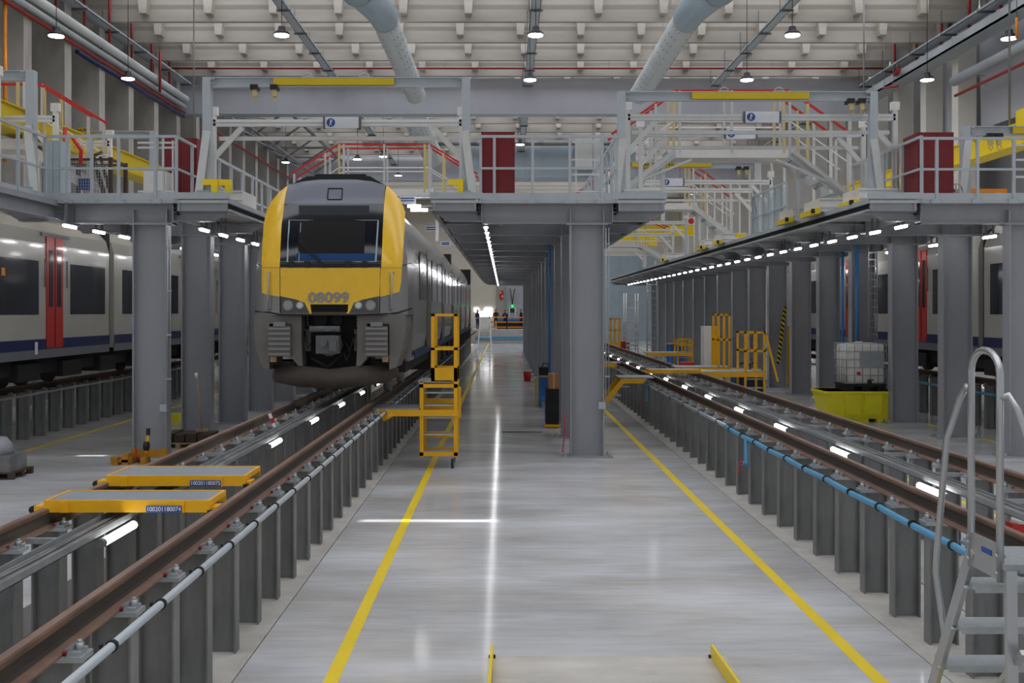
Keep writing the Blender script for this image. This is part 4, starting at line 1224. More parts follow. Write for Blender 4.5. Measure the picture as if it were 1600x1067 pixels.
# ------------------------------------------------------------------ coaches on the outer tracks
def coach(name, label, xs, s, cars, features, white='coach_white'):
    """xs: plane of the side facing the aisle, s: +1 when that side faces +x; features: (kind, y0, y1)"""
    t = thing(name, label, 'train', (xs - s * 1.4, cars[0][0], RT))
    for a, b in cars:
        prof = [(0, 2.02), (0, 4.55), (-.08, 4.85), (-.3, 5.1), (-.8, 5.25), (-1.4, 5.3), (-2.0, 5.25), (-2.5, 5.1), (-2.72, 4.85), (-2.8, 4.55), (-2.8, 2.02)]
        body = MB().prism([(xs + s * p, z) for p, z in prof], 'y', a, b).build('car_body', white, t)
        MB().box(xs, xs + s * .008, a, b, 2.12, 2.36).build('side_stripe', 'blue_dark', body)
        MB().box(xs - s * .02, xs + s * .006, a, b, 1.92, 2.12).build('skirt', 'coach_skirt', body)
        for kind, y0, y1 in features:
            if not (a <= y0 < b): continue
            if kind == 'window':
                MB().box(xs - s * .01, xs + s * .01, y0, y1, 2.92, 4.14).build('side_window', 'coach_glass', body)
            elif kind == 'door':
                dm = MB().box(xs - s * .01, xs + s * .02, y0, y1, 2.14, 4.72)
                dd = dm.build('door', 'coach_red', t)
                ym = (y0 + y1) / 2; g = (y1 - y0)
                MB().box(xs + s * .015, xs + s * .026, y0 + g * .13, y0 + g * .38, 3.1, 4.42).box(xs + s * .015, xs + s * .026, y0 + g * .62, y0 + g * .87, 3.1, 4.42).build('door_window', 'coach_glass', dd)
                MB().box(xs + s * .018, xs + s * .028, ym - .012, ym + .012, 2.16, 4.7).build('door_seal', 'rubber', dd)
                MB().box(xs, xs + s * .05, y0 - .3, y1 + .3, 4.72, 4.8).build('rain_gutter', 'coach_skirt', body)
                MB().tube([(xs + s * .05, y0 - .15, 3.55), (xs + s * .05, y0 - .15, 4.2)], .02, 6).tube([(xs + s * .05, y1 + .15, 3.55), (xs + s * .05, y1 + .15, 4.2)], .02, 6).build('grab_rail', 'steel_post', body)
    ys = sorted(cars)
    for (a, b), (c, d) in zip(ys[:-1], ys[1:]):
        MB().box(xs - s * 2.6, xs - s * .12, b, c, 1.95, 5.1).build('gangway', 'rubber', t)
    mb = MB().box(xs - s * 2.6, xs - s * .25, ys[0][0] + .3, ys[-1][1], 1.55, 1.95)
    y = ys[0][0] + 1
    while y < ys[-1][1] - 2:
        mb.box(xs - s * 2.5, xs - s * .12, y, y + 1.1, 1.42, 1.8); y += 2.3
    mb.build('underframe', 'under_black', t)
    for a, b in ys:
        for yy in (a + 2.2, a + 4.6, b - 4.6, b - 2.2):
            if yy < 20: continue
            w = MB()
            for q in (.66, 2.14): w.tube([(xs - s * (q - .07), yy, RT + .42), (xs - s * (q + .07), yy, RT + .42)], .42, 18)
            w.tube([(xs - s * .6, yy, RT + .42), (xs - s * 2.2, yy, RT + .42)], .08, 8)
            w.build('wheelset', 'under_black', t)
    return t
lc = coach('coach_train', 'white coach train with red doors and blue stripe beyond the left grey columns', -10.56, 1, [(19.2, 27.4), (27.75, 44)],
      [('window', 21.0, 23.24), ('door', 23.62, 24.5), ('window', 24.95, 27.1), ('window', 28.35, 30.6), ('door', 33.6, 34.5), ('window', 31.0, 33.2), ('window', 35.0, 37.2), ('window', 37.6, 39.8)])
MB().box(-10.56, -10.545, 21.5, 21.66, 3.75, 3.92).build('indicator', 'orange', lc)
MB().box(-10.56, -10.545, 23.05, 23.18, 2.02, 2.3).build('handbrake_mark', 'white', lc)
coach('coach_train', 'cream coach train with red doors behind the right grey columns and the bund', 11.8, -1, [(21.0, 25.15), (25.45, 45)],
      [('window', 23.55, 24.82), ('window', 27.7, 28.15), ('door', 28.55, 29.25), ('window', 31.2, 32.6), ('window', 30.0, 30.9), ('door', 34.6, 35.3), ('window', 36.2, 37.2), ('window', 38.6, 40)])

# ------------------------------------------------------------------ yellow step carts
def cart(x0, x1, y0, y1, label, ext_x=None, top=2.95, plat=1.66, low=1.12, group='yellow step carts'):
    t = thing('step_cart', label, 'step cart', ((x0 + x1) / 2, y0, 0), group)
    b = .07
    mb = MB()
    for x in (x0, x1 - b):
        for y in (y0, y1 - b): mb.box(x, x + b, y, y + b, .22, plat)
    for z in (.24, plat - .12):
        mb.box(x0, x1, y0, y0 + b, z, z + .07).box(x0, x1, y1 - b, y1, z, z + .07).box(x0, x0 + b, y0, y1, z, z + .07).box(x1 - b, x1, y0, y1, z, z + .07)
    mb.box(x0 + b, x1 - b, y1 - b, y1, low - .1, low + .15).box(x0 + b, x1 - b, y1 - b, y1, .5, .62)
    mb.build('frame', 'yellow', t)
    xh = x0 + (x1 - x0) * .30
    mb = MB()
    for y in (y0, y1 - b):
        mb.box(xh, xh + b, y, y + b, plat, top).box(x1 - b, x1, y, y + b, plat, top).box(xh, x1, y, y + b, top - .05, top).box(xh, x1, y, y + b, (plat + top) / 2 - .05, (plat + top) / 2)
        mb.box(xh, x1, y, y + .02, plat, plat + .26)
    mb.box(x1 - b, x1, y0, y1, top - .05, top).box(x1 - b, x1, y0, y1, (plat + top) / 2 - .05, (plat + top) / 2)
    mb.build('guard_rail', 'yellow', t)
    MB().box(x0 - .03, x1 - .1, y0, y1, plat - .02, plat + .02).build('top_platform', 'grate_step', t)
    for k, z in enumerate((.30, .62, .94, 1.18, 1.42)):
        MB().box(x0 + b, x1 - b, y0 + .12, y0 + .34, z, z + .03).build('step', 'grate_step', t)
    if ext_x is not None:
        e = MB().prism([(ext_x, low - .03), (ext_x + .3, low - .12), (x1 + .02, low - .12), (x1 + .02, low), (ext_x, low)], 'y', y0 - .03, y0 + .02)
        e.prism([(ext_x, low - .03), (ext_x + .3, low - .12), (x1 + .02, low - .12), (x1 + .02, low), (ext_x, low)], 'y', y1 - .02, y1 + .03)
        e.build('side_arm', 'yellow', t)
        MB().box(ext_x + .0, x0 + .02, y0, y1, low - .01, low + .03).build('side_platform', 'grate_step', t)
        MB().tube([(ext_x + .28, y0 - .02, low - .18), (ext_x + .46, y0 - .02, low - .08)], .05, 8).build('rail_hook', 'yellow', t)
    for x in (x1 - .1,):
        for y in (y0 + .06, y1 - .08):
            w = MB().tube([(x - .02, y, .09), (x + .02, y, .09)], .09, 14).build('caster_wheel', 'rubber', t)
            MB().box(x - .035, x - .024, y - .03, y + .03, .06, .22).box(x + .024, x + .035, y - .03, y + .03, .06, .22).box(x - .04, x + .04, y - .04, y + .04, .2, .235).build('fork', 'galv', w)
    return t
cart(-1.60, -.88, 19.5, 20.3, 'yellow step cart with side platform standing on the aisle beside the train', ext_x=-2.58)
single('handle_bar', MB().bar((-.84, 19.7, 1.55), (-.84, 19.7, .95), .04, .04).bar((-.88, 19.7, 1.5), (-.82, 19.7, 1.5), .03, .03).bar((-.88, 19.7, 1.0), (-.82, 19.7, 1.0), .03, .03), 'yellow', 'yellow handle bar on the side of the aisle step cart', 'handle')

def rail_cart(x0, x1, y, top, label, side, w=1.0):
    """taller yellow stair cart with hooped guard rails"""
    t = thing('stair_cart', label, 'step cart', ((x0 + x1) / 2, y, 0), 'yellow stair carts beside the empty track')
    b = .06
    mb = MB()
    for x in (x0, x1 - b):
        for yy in (y, y + w - b): mb.box(x, x + b, yy, yy + b, .15, 1.25)
    mb.box(x0, x1, y, y + b, .2, .28).box(x0, x1, y, y + w, 1.17, 1.25)
    mb.build('frame', 'yellow', t)
    for yy in (y, y + w - b):
        g = MB()
        g.box(x0, x0 + b, yy, yy + b, 1.25, top).box(x1 - b, x1, yy, yy + b, 1.25, top).box(x0, x1, yy, yy + b, top - b, top).box(x0, x1, yy, yy + b, (1.25 + top) / 2, (1.25 + top) / 2 + b).box((x0 + x1) / 2 - b / 2, (x0 + x1) / 2 + b / 2, yy, yy + b, 1.25, top)
        if yy == y and side: g.bar((x1, y + .03, top - .05), (x1 + .35 * side, y + .03, 1.0), b, b)
        g.build('guard_rail', 'yellow', t)
    MB().box(x0 - 1.3, x1, y, y + w, 1.25, 1.29).build('platform_grating', 'grate_step', t)
    MB().box(x0 - 1.3, x1, y - .03, y, 1.13, 1.27).build('side_beam', 'yellow', t)
    for k in range(4): MB().box(x0 + b, x1 - b, y + .1, y + .35, .3 + .25 * k, .33 + .25 * k).build('step', 'grate_step', t)
    for x in (x0 + .05, x1 - .05):
        MB().tube([(x - .02, y + .06, .08), (x + .02, y + .06, .08)], .08, 12).tube([(x - .02, y + w - .06, .08), (x + .02, y + w - .06, .08)], .08, 12).box(x - .03, x + .03, y + .03, y + .09, .12, .2).box(x - .03, x + .03, y + w - .09, y + w - .03, .12, .2).build('caster', 'rubber', t)
    return t
rail_cart(6.82, 7.42, 29.0, 2.42, 'yellow stair cart with sloping guard rail beside the empty track, nearest the camera', 1)
rail_cart(6.58, 6.98, 31.5, 2.92, 'tall yellow stair cart with hooped guard rail beside the white and yellow cabinet', 0, .8)
rail_cart(7.2, 7.88, 42.5, 1.85, 'low yellow stair cart far along the empty track', 0, .8)
rail_cart(5.85, 6.4, 56, 2.6, 'yellow stair cart farthest along the empty track, beside the aisle column edge', 0, .8)

# sloped yellow steps hooked to the aisle side of the empty track
t = thing('hook_on_steps', 'yellow hook-on steps behind the front aisle column, reaching the empty track', 'steps', (3.2, 26.6, 0))
for yy in (26.6, 27.5):
    mb = MB().prism([(2.35, .15), (3.12, 1.12), (3.62, 1.12), (3.72, 1.24), (3.05, 1.24), (2.2, .15)], 'y', yy, yy + .05)
    mb.build('stringer', 'yellow', t)
for k in range(4): MB().box(2.42 + .2 * k, 2.66 + .2 * k, 26.65, 27.5, .3 + .24 * k, .33 + .24 * k).build('step', 'grate_step', t)
MB().box(3.0, 3.9, 26.6, 27.55, 1.25, 1.28).build('top_platform', 'grate_step', t)
MB().tube([(2.25, 26.65, .06), (2.25, 26.7, .06)], .06, 10).tube([(2.25, 27.45, .06), (2.25, 27.5, .06)], .06, 10).box(2.22, 2.3, 26.62, 27.52, .06, .17).build('roller', 'rubber', t)
t = thing('step_platform', 'short yellow platform farther along the aisle side of the empty track', 'platform', (3.3, 34, 0))
MB().box(2.9, 3.75, 34, 34.8, 1.14, 1.26).box(2.92, 3.0, 34.05, 34.12, 0, 1.14).box(2.92, 3.0, 34.68, 34.75, 0, 1.14).build('frame', 'yellow', t)
MB().box(2.9, 3.9, 34, 34.8, 1.26, 1.29).build('grating', 'grate_step', t)

# ------------------------------------------------------------------ on the floor
def pallet(name, x0, x1, y0, y1, label, z=0.0, m='wood'):
    t = thing(name, label, 'pallet', ((x0 + x1) / 2, y0, z))
    mb = MB()
    for k in range(3):
        yy = y0 + (y1 - y0 - .1) * k / 2; mb.box(x0, x1, yy, yy + .1, z, z + .02)
        for j in range(3): xx = x0 + (x1 - x0 - .1) * j / 2; mb.box(xx, xx + .1, yy, yy + .1, z + .02, z + .1)
    for k in range(6):
        yy = y0 + (y1 - y0 - .1) * k / 5; mb.box(x0, x1, yy, yy + .1, z + .1, z + .125)
    mb.build('boards', m, t)
    return t
pallet('pallet', -9.65, -8.72, 18.2, 19.0, 'dark wooden pallet under grey weights at the left edge', m='wood_dark')
single('weight_block', MB().box(-9.6, -8.8, 18.25, 18.9, .126, .42), 'steel_post', 'dark grey block lying on the pallet at the left edge', 'weight')
single('weight_block', MB().lathe((-9.2, 18.5, .42), [(.0, 0), (.34, 0), (.30, .18), (.2, .3), (0, .32)], 14), 'steel_paint', 'rounded grey lump on top of the block at the left edge', 'weight')
# yellow stop device at the base of the front column
t = thing('rail_lifter', 'yellow lifting device with black lever at the foot of the front left column', 'lifting device', (-7.1, 20.2, 0))
MB().box(-7.35, -6.65, 20.2, 20.5, .12, .17).prism([(-7.35, .17), (-6.65, .17), (-6.65, .32), (-6.8, .27), (-7.2, .27), (-7.35, .3)], 'y', 20.2, 20.23).box(-7.45, -7.32, 19.95, 20.1, 0, .22).box(-7.6, -7.3, 19.95, 20.25, .05, .1).prism([(-7.62, 0), (-7.5, 0), (-7.52, .14), (-7.65, .16)], 'y', 19.9, 20.1).box(-7.1, -7.0, 20.0, 20.3, 0, .14).box(-6.7, -6.62, 20.2, 20.5, 0, .14).box(-7.35, -7.28, 20.0, 20.5, 0, .14).build('frame', 'yellow_worn', t)
MB().bar((-7.05, 20.2, .2), (-7.03, 20.25, .55), .045, .045).build('lever_arm', 'yellow', t)
MB().bar((-7.03, 20.25, .55), (-7.03, 20.25, .68), .06, .06).tube([(-7.08, 20.18, .34), (-7.0, 20.18, .34)], .09, 8).build('grip', 'black', t)
MB().bar((-7.22, 20.1, .1), (-7.22, 20.1, .3), .03, .03).build('red_lever', 'red', t)
pallet('pallet', -7.75, -6.45, 22.3, 23.3, 'wooden pallet with dark timber blocks behind the front left column')
for k in range(5):
    x = -7.72 + .26 * k
    single('timber_block', MB().box(x, x + .22, 22.35, 23.2, .126, .30 + .02 * (k % 2)), 'wood_dark', '%s dark timber block from the column side on the left pallet' % nth(k + 1), 'timber block', 'dark timber blocks on the left pallet')
single('yellow_crate', MB().box(-9.05, -8.72, 27.6, 28.0, 0, .22), 'bund_yellow', 'small yellow crate on the floor behind the front left column', 'crate')
t = thing('push_broom', 'wooden handled broom leaning against the second left column', 'broom', (-6.72, 22.9, .126))
MB().tube([(-6.68, 22.7, .36), (-6.86, 22.86, 1.55)], .018, 8).build('handle', 'wood', t)
MB().box(-6.82, -6.54, 22.66, 22.74, .325, .385).build('head', 'wood', t)
MB().tube([(-6.855, 22.855, 1.5), (-6.87, 22.87, 1.62)], .032, 8).build('grip', 'plastic_white', t)
t = thing('barrel', 'blue barrel between the second and third left columns', 'barrel', (-7.62, 25.6, 0))
MB().lathe((-7.62, 25.6, 0), [(0, 0), (.29, 0), (.30, .1), (.29, .3), (.305, .32), (.29, .34), (.29, .62), (.305, .64), (.29, .66), (.29, .95), (.24, 1.02), (0, 1.03)], 18).build('drum', 'blue', t)
MB().box(-7.55, -7.5, 25.4, 25.45, 1.03, 1.06).build('lid_plug', 'black', t)
# aisle side things beside the columns
t = thing('case_stack', 'tall black wheeled case behind the second aisle column', 'case', (1.25, 26.2, 0))
MB().box(1.08, 1.42, 26.3, 26.9, .08, 1.0).build('case_body', 'black', t)
MB().box(1.06, 1.44, 26.28, 26.92, .02, .09).build('yellow_base', 'yellow', t)
MB().box(1.07, 1.43, 26.29, 26.31, .35, .37).box(1.07, 1.43, 26.29, 26.31, .66, .68).build('latch_line', 'rubber', t)
t = thing('cardboard_box', 'brown cardboard box on top of the tall black case', 'box', (1.3, 26.6, 1.0))
MB().box(1.16, 1.42, 26.35, 26.85, 1.0, 1.38).build('box_body', 'cardboard', t)
MB().box(1.27, 1.31, 26.345, 26.855, 1.0, 1.385).build('tape', 'beige_yellow', t)
def bench(x0, x1, y0, y1, label, h=.95, top='wood'):
    t = thing('workbench', label, 'workbench', ((x0 + x1) / 2, y0, 0))
    MB().box(x0 - .03, x1 + .03, y0 - .03, y1 + .03, h - .05, h).build('worktop', top, t)
    for x in (x0, x1 - .06):
        for y in (y0, y1 - .06): MB().box(x, x + .06, y, y + .06, 0, h - .05).build('leg', 'blue', t)
    MB().box(x0, x1, y0 + .02, y1 - .02, .2, .25).box(x0 + .06, x1 - .06, y1 - .05, y1, .25, h - .05).build('shelf', 'blue', t)
    return t
bench(1.12, 1.5, 31.6, 33.0, 'blue workbench with wooden top beside the aisle columns', 1.0)
t = thing('tool_bag', 'black tool bag on the blue workbench in the aisle', 'bag', (1.3, 32, 1.0))
MB().box(1.1, 1.5, 31.8, 32.4, 1.0, 1.25).build('bag_body', 'black', t); MB().tube([(1.2, 32.1, 1.25), (1.25, 32.1, 1.36), (1.38, 32.1, 1.36), (1.42, 32.1, 1.25)], .02, 6).build('strap', 'rubber', t)
single('storage_crate', MB().box(.98, 1.1, 32.2, 32.8, 0, .9), 'beige_yellow', 'narrow tan board standing against the blue aisle workbench', 'board')
single('red_bucket', MB().lathe((1.02, 44, 0), [(0, 0), (.14, 0), (.19, .4), (0, .4)], 12), 'red', 'small red bucket beside the far aisle columns', 'bucket')
single('floor_cable', MB().tube([(-.05 + .2 * k, 25.35 + .01 * math.sin(k), .006) for k in range(6)], .012, 5), 'rubber', 'black cable lying across the aisle floor beside the columns', 'cable')
single('blue_hose', MB().tube([(1.33, 29.6, 1.2), (1.33, 29.6, 5.206)], .035, 8), 'blue', 'vertical blue hose on the aisle columns', 'hose')
# white A-frame ladder far down the aisle
t = thing('stepladder', 'white folding stepladder far down the aisle beside the train', 'ladder', (-1.5, 80, 0))
for nm, p, q in (('rail', (-2.05, 80.0, 0), (-1.8, 80.6, 2.4)), ('rail', (-.95, 80.0, 0), (-1.12, 80.6, 2.4)), ('rail', (-2.05, 81.4, 0), (-1.8, 80.7, 2.4)), ('rail', (-.95, 81.4, 0), (-1.12, 80.7, 2.4))):
    MB().bar(p, q, .06, .06).build(nm, 'white', t)
for k in range(4):
    f = (k + 1) / 5
    MB().bar((-2.05 + .25 * f, 80.0 + .6 * f, 2.4 * f), (-.95 - .17 * f, 80.0 + .6 * f, 2.4 * f), .05, .04).build('step', 'white', t)

# intermediate container on its yellow bund
t = thing('spill_bund', 'bright yellow spill bund standing between the right grey columns', 'bund', (9.5, 27.5, 0))
x0, x1, y0, y1, z1 = 8.66, 10.62, 27.55, 28.75, .84
mb = MB()
mb.hexa([(x0 + .12, y0 + .06, .1), (x1 - .12, y0 + .06, .1), (x1 - .12, y1 - .06, .1), (x0 + .12, y1 - .06, .1), (x0, y0, z1), (x1, y0, z1), (x1, y1, z1), (x0, y1, z1)])
for a, b in ((x0 + .14, x0 + .55), (9.3, 9.85), (x1 - .55, x1 - .14)): mb.box(a, b, y0 + .08, y1 - .08, 0, .1)
mb.build('bund_body', 'bund_yellow', t)
MB().box(x0 - .03, x1 + .03, y0 - .03, y1 + .03, z1 - .07, z1).build('rim', 'bund_yellow', t)
mb = MB()
for a in (9.2, 9.75): mb.hexa([(a, y0 + .0, .2), (a + .4, y0 + .0, .2), (a + .4, y0 + .1, .2), (a, y0 + .1, .2), (a - .05, y0 - .04, z1 - .08), (a + .45, y0 - .04, z1 - .08), (a + .45, y0 + .1, z1 - .08), (a - .05, y0 + .1, z1 - .08)])
mb.build('rib', 'bund_yellow', t)
t = thing('liquid_container', 'white caged liquid container on a black pallet on the yellow bund', 'container', (9.75, 27.7, .84))
cx0, cx1, cy0, cy1, cz0, cz1 = 9.28, 10.33, 27.7, 28.65, 1.03, 2.12
r = .09
mb = MB()
rg = []
for z, k in ((cz0, .04), (cz0 + .06, 0), (cz1 - .08, 0), (cz1, .06)):
    ring = []
    for sx, sy, a0 in ((1, 1, 0), (-1, 1, 90), (-1, -1, 180), (1, -1, 270)):
        for j in range(4):
            a = math.radians(a0 + 30 * j)
            X = (cx1 - r - k if sx > 0 else cx0 + r + k); Y = (cy1 - r - k if sy > 0 else cy0 + r + k)
            ring.append((X + r * math.cos(a), Y + r * math.sin(a), z))
    rg.append(ring)
mb.loft(rg); mb.tube([(9.76, 28.15, cz1), (9.76, 28.15, cz1 + .05)], .1, 12)
mb.build('tank', 'plastic_white', t)
mb = MB()
for k in range(6):
    x = cx0 - .01 + (cx1 - cx0 + .02) * k / 5; mb.tube([(x, cy0 - .02, cz0), (x, cy0 - .02, cz1)], .011, 6)
    y = cy0 + (cy1 - cy0) * k / 5; mb.tube([(cx0 - .02, y, cz0), (cx0 - .02, y, cz1)], .011, 6); mb.tube([(cx1 + .02, y, cz0), (cx1 + .02, y, cz1)], .011, 6)
for k in range(6):
    z = cz0 + .02 + (cz1 - cz0 - .02) * k / 5
    mb.tube([(cx0 - .02, cy0 - .02, z), (cx1 + .02, cy0 - .02, z), (cx1 + .02, cy1 + .02, z), (cx0 - .02, cy1 + .02, z), (cx0 - .02, cy0 - .02, z)], .011, 6)
mb.build('cage', 'galv', t)
mb = MB()
for x in (9.28, 9.7, 10.13): mb.box(x, x + .2, cy0, cy1, .84, .97)
mb.box(9.26, 10.35, cy0 - .03, cy1 + .03, .97, 1.03)
mb.build('pallet_base', 'black', t)
MB().box(9.62, 10.28, cy0 - .045, cy0 - .035, 1.48, 1.9).build('label_plate', 'galv', t)
MB().box(9.54, 9.64, cy0 - .045, cy0 - .035, 1.27, 1.36).build('hazard_label', 'red', t)
MB().tube([(9.88, cy0, 1.08), (9.88, cy0 - .12, 1.08)], .045, 10).bar((9.8, cy0 - .1, 1.14), (9.98, cy0 - .1, 1.14), .03, .03).build('outlet_valve', 'black', t)

# things among the right columns
t = thing('tall_cabinet', 'white cabinet with yellow side between the right columns', 'cabinet', (6.6, 33.8, 0))
MB().box(6.62, 6.85, 33.8, 34.4, .3, 2.5).build('cabinet_body', 'plastic_white', t); MB().box(6.85, 7.12, 33.8, 34.4, .3, 2.5).build('side_panel', 'yellow', t); MB().box(6.66, 7.08, 33.85, 34.35, 0, .3).build('plinth', 'steel_post', t)
bench(7.5, 8.4, 33.2, 34.2, 'blue workbench with wooden top behind the nearest yellow stair cart', 1.1)
bench(8.15, 9.0, 50.4, 51.2, 'blue workbench far along the right columns', 1.4)
for i, (x, y, lab) in enumerate(((10.66, 39.86, 'black and yellow striped bar leaning on a right column, the nearer'), (10.5, 68.75, 'black and yellow striped bar leaning on a far right column'))):
    single('striped_bar', MB().bar((x, y - .06, .95 if y < 50 else .9), (x + .29, y, 3.17 if y < 50 else 2.65), .12, .06), 'hazard', lab, 'striped bar')
single('yellow_post', MB().box(11.15, 11.27, 40.2, 40.35, 0, 2.4), 'yellow', 'yellow post standing beside the nearer striped bar', 'post')
t = thing('fixed_ladder', 'grey fixed ladder rising between two right columns', 'ladder', (10.9, 30.15, 2.2))
MB().box(10.72, 10.745, 30.1, 30.16, 2.2, 5.206).build('rail', 'galv', t); MB().box(10.97, 10.995, 30.1, 30.16, 2.2, 5.206).build('rail', 'galv', t)
for k in range(13): MB().box(10.745, 10.97, 30.11, 30.15, 2.3 + .2 * k, 2.335 + .2 * k).build('rung', 'galv', t)
t = thing('hanging_ladder', 'pale ladder standing at the far right columns beside the scaffold', 'ladder', (10.6, 58, 0))
MB().box(8.1, 8.17, 58, 58.08, 0, 4.7).build('rail', 'galv', t); MB().box(8.65, 8.72, 58, 58.08, 0, 4.7).build('rail', 'galv', t)
for k in range(12): MB().box(8.17, 8.65, 58.02, 58.06, .3 + .38 * k, .35 + .38 * k).build('rung', 'galv', t)
t = thing('scaffold_tower', 'silver scaffold tower among the far right columns', 'scaffold', (7.2, 57, 0))
for x in (6.8, 7.45):
    for y in (56.8, 57.9): MB().tube([(x, y, 0), (x, y, 4.0)], .03, 6).build('upright', 'aluminium', t)
for k in range(9): MB().box(6.8, 7.45, 56.78, 56.84, .5 + .38 * k, .56 + .38 * k).build('rung', 'aluminium', t)
for k in range(5): MB().box(6.78, 7.47, 56.8, 57.9, .6 + .42 * k, .72 + .42 * k).build('stacked_board', 'aluminium', t)
single('blue_post', MB().tube([(11.02, 33.3, .03), (11.02, 33.3, 5.08)], .05, 8), 'blue', 'vertical blue hose on the right columns near the ladder, the nearer', 'hose')
single('blue_post', MB().tube([(10.42, 30.2, .03), (10.42, 30.2, 5.08)], .05, 8), 'blue', 'vertical blue hose on the right columns beside the fixed ladder', 'hose')
for x, y, m, lab in ((7.35, 31.2, 'cloth_navy', 'dark blue machine on wheels behind the tall yellow stair cart'), (7.8, 31.6, 'black', 'black machine on wheels behind the sloping yellow guard rail')):
    t = thing('cleaning_machine', lab, 'machine', (x, y, 0))
    MB().prism([(x - .2, .15), (x + .2, .15), (x + .24, .7), (x + .1, 1.15), (x - .14, 1.2), (x - .24, .6)], 'y', y, y + .45).build('machine_body', m, t)
    MB().tube([(x - .14, y + .1, 1.15), (x - .2, y + .1, 1.35), (x - .02, y + .1, 1.42)], .025, 6).build('handle', 'rubber', t)
    MB().tube([(x - .2, y + .1, .1), (x - .14, y + .1, .1)], .1, 12).tube([(x + .14, y + .1, .1), (x + .2, y + .1, .1)], .1, 12).box(x - .18, x + .18, y + .05, y + .15, .08, .16).build('wheels', 'rubber', t)
for x, y, lab in ((6.72, 38.9, 'orange box beside the low yellow stair cart'), (6.5, 57, 'orange box at the foot of the far ladder')):
    single('orange_box', MB().box(x, x + .5, y, y + .4, .6 if y > 50 else .55, 1.3 if y > 50 else 1.05).box(x + .05, x + .45, y + .05, y + .35, 0, .6), 'red', lab, 'box')

# ------------------------------------------------------------------ aluminium stepladder at the right edge
lad = thing('mobile_stairs', 'aluminium mobile stairs with tall tubular handrails at the right edge', 'stairs', (2.9, 5.9, 0))
LX0, LX1 = 2.84, 3.50
R = .021
hoop = []
ya, yb, zt = 5.86, 6.22, 2.77
for a in range(0, 181, 20):
    w = math.radians(a); hoop.append((LX0, (ya + yb) / 2 - .18 * math.cos(w), zt - .13 + .13 * math.sin(w)))
MB().tube([(LX0, ya, 1.45)] + hoop + [(LX0, yb, 1.45)], R, 12).build('guard_hoop', 'ladder_alu', lad)
MB().tube([(LX0, 6.24, 2.52), (LX0 - .005, 6.27, 2.54), (LX0 - .02, 6.33, 2.46), (LX0 - .05, 6.45, 2.2), (2.84, 6.72, 1.38), (2.845, 6.74, 1.28), (2.86, 6.66, .96), (2.865, 6.645, .88)], R, 12).build('handrail', 'ladder_alu', lad)
MB().tube([(LX0 + .0, 5.86, 2.50), (LX0 + .04, 5.84, 2.52), (LX0 + .07, 5.8, 2.44), (LX0 + .12, 5.74, 2.2), (LX0 + .16, 5.68, 1.5), (LX0 + .14, 5.72, 1.0)], R, 12).build('handrail', 'ladder_alu', lad)
MB().bar((LX0, 6.2, 1.56), (LX0, 7.05, .02), .03, .09, (0, 0, 1)).bar((LX1, 6.2, 1.56), (LX1, 7.05, .02), .03, .09, (0, 0, 1)).build('stringer', 'ladder_alu', lad)
for k in range(5):
    y = 6.26 + .185 * k; z = 1.31 - .305 * k
    s = MB().box(LX0 + .01, LX1 - .01, y - .07, y + .14, z, z + .028).build('step', 'grate_step', lad)
    MB().box(LX0 + .01, LX1 - .01, y - .08, y - .07, z - .012, z + .03).build('step_edge', 'galv', s)
MB().box(LX0, LX1, ya - .05, yb + .05, 1.53, 1.56).build('top_platform', 'grate_step', lad)
MB().box(LX0 - .01, LX0 + .01, ya, yb, 1.46, 1.66).build('side_board', 'ladder_alu', lad)
MB().box(LX0 - .014, LX0 - .01, ya + .08, ya + .2, 1.58, 1.61).build('sticker', 'sign_blue', lad)
mb = MB().bar((LX0 + .03, 5.80, 1.53), (LX0 + .03, 5.76, 0.02), .06, .035).bar((LX1, 5.80, 1.53), (LX1, 5.76, .02), .06, .035)
mb.build('support_leg', 'ladder_alu', lad)
MB().bar((LX0 + .06, 5.70, 1.1), (LX0 + .02, 6.4, .35), .045, .03).build('diagonal_brace', 'ladder_alu', lad)
MB().box(LX0 - .03, LX0 + .03, 6.98, 7.1, 0, .05).box(LX1 - .03, LX1 + .03, 6.98, 7.1, 0, .05).box(LX0, LX0 + .06, 5.72, 5.80, 0, .05).box(LX1 - .03, LX1 + .03, 5.72, 5.80, 0, .05).build('foot', 'rubber', lad)
for y in (ya, yb):
    for z in (1.5, 1.6): MB().tube([(LX0 - .03, y, z), (LX0 + .03, y, z)], .012, 6).build('bolt', 'galv', lad)
for z in (1.31, 1.0, .69): MB().tube([(LX0 - .03, 6.26 + (1.31 - z) / .305 * .185, z), (LX0 + .03, 6.26 + (1.31 - z) / .305 * .185, z)], .012, 6).build('bolt', 'galv', lad)

# yellow edge guards at the near end of the aisle floor
def guard(xa, xb, label):
    t = thing('edge_guard', label, 'edge guard', (xa, 7, 0))
    MB().hexa([(xb - .012, 6.0, .006), (xb + .012, 6.0, .006), (xa + .012, 8.85, .006), (xa - .012, 8.85, .006), (xb - .012, 6.0, .15), (xb + .012, 6.0, .15), (xa + .012, 8.85, .12), (xa - .012, 8.85, .12)]).build('guard_plate', 'line_yellow', t)
    MB().box(xa - .03, xa + .03, 8.83, 8.86, 0.006, .03).build('foot', 'black', t)
guard(-.10, -.14, 'yellow upright edge guard on the floor in the middle, seen nearly end on')
guard(1.80, 1.86, 'yellow upright edge guard on the floor near the right yellow line')

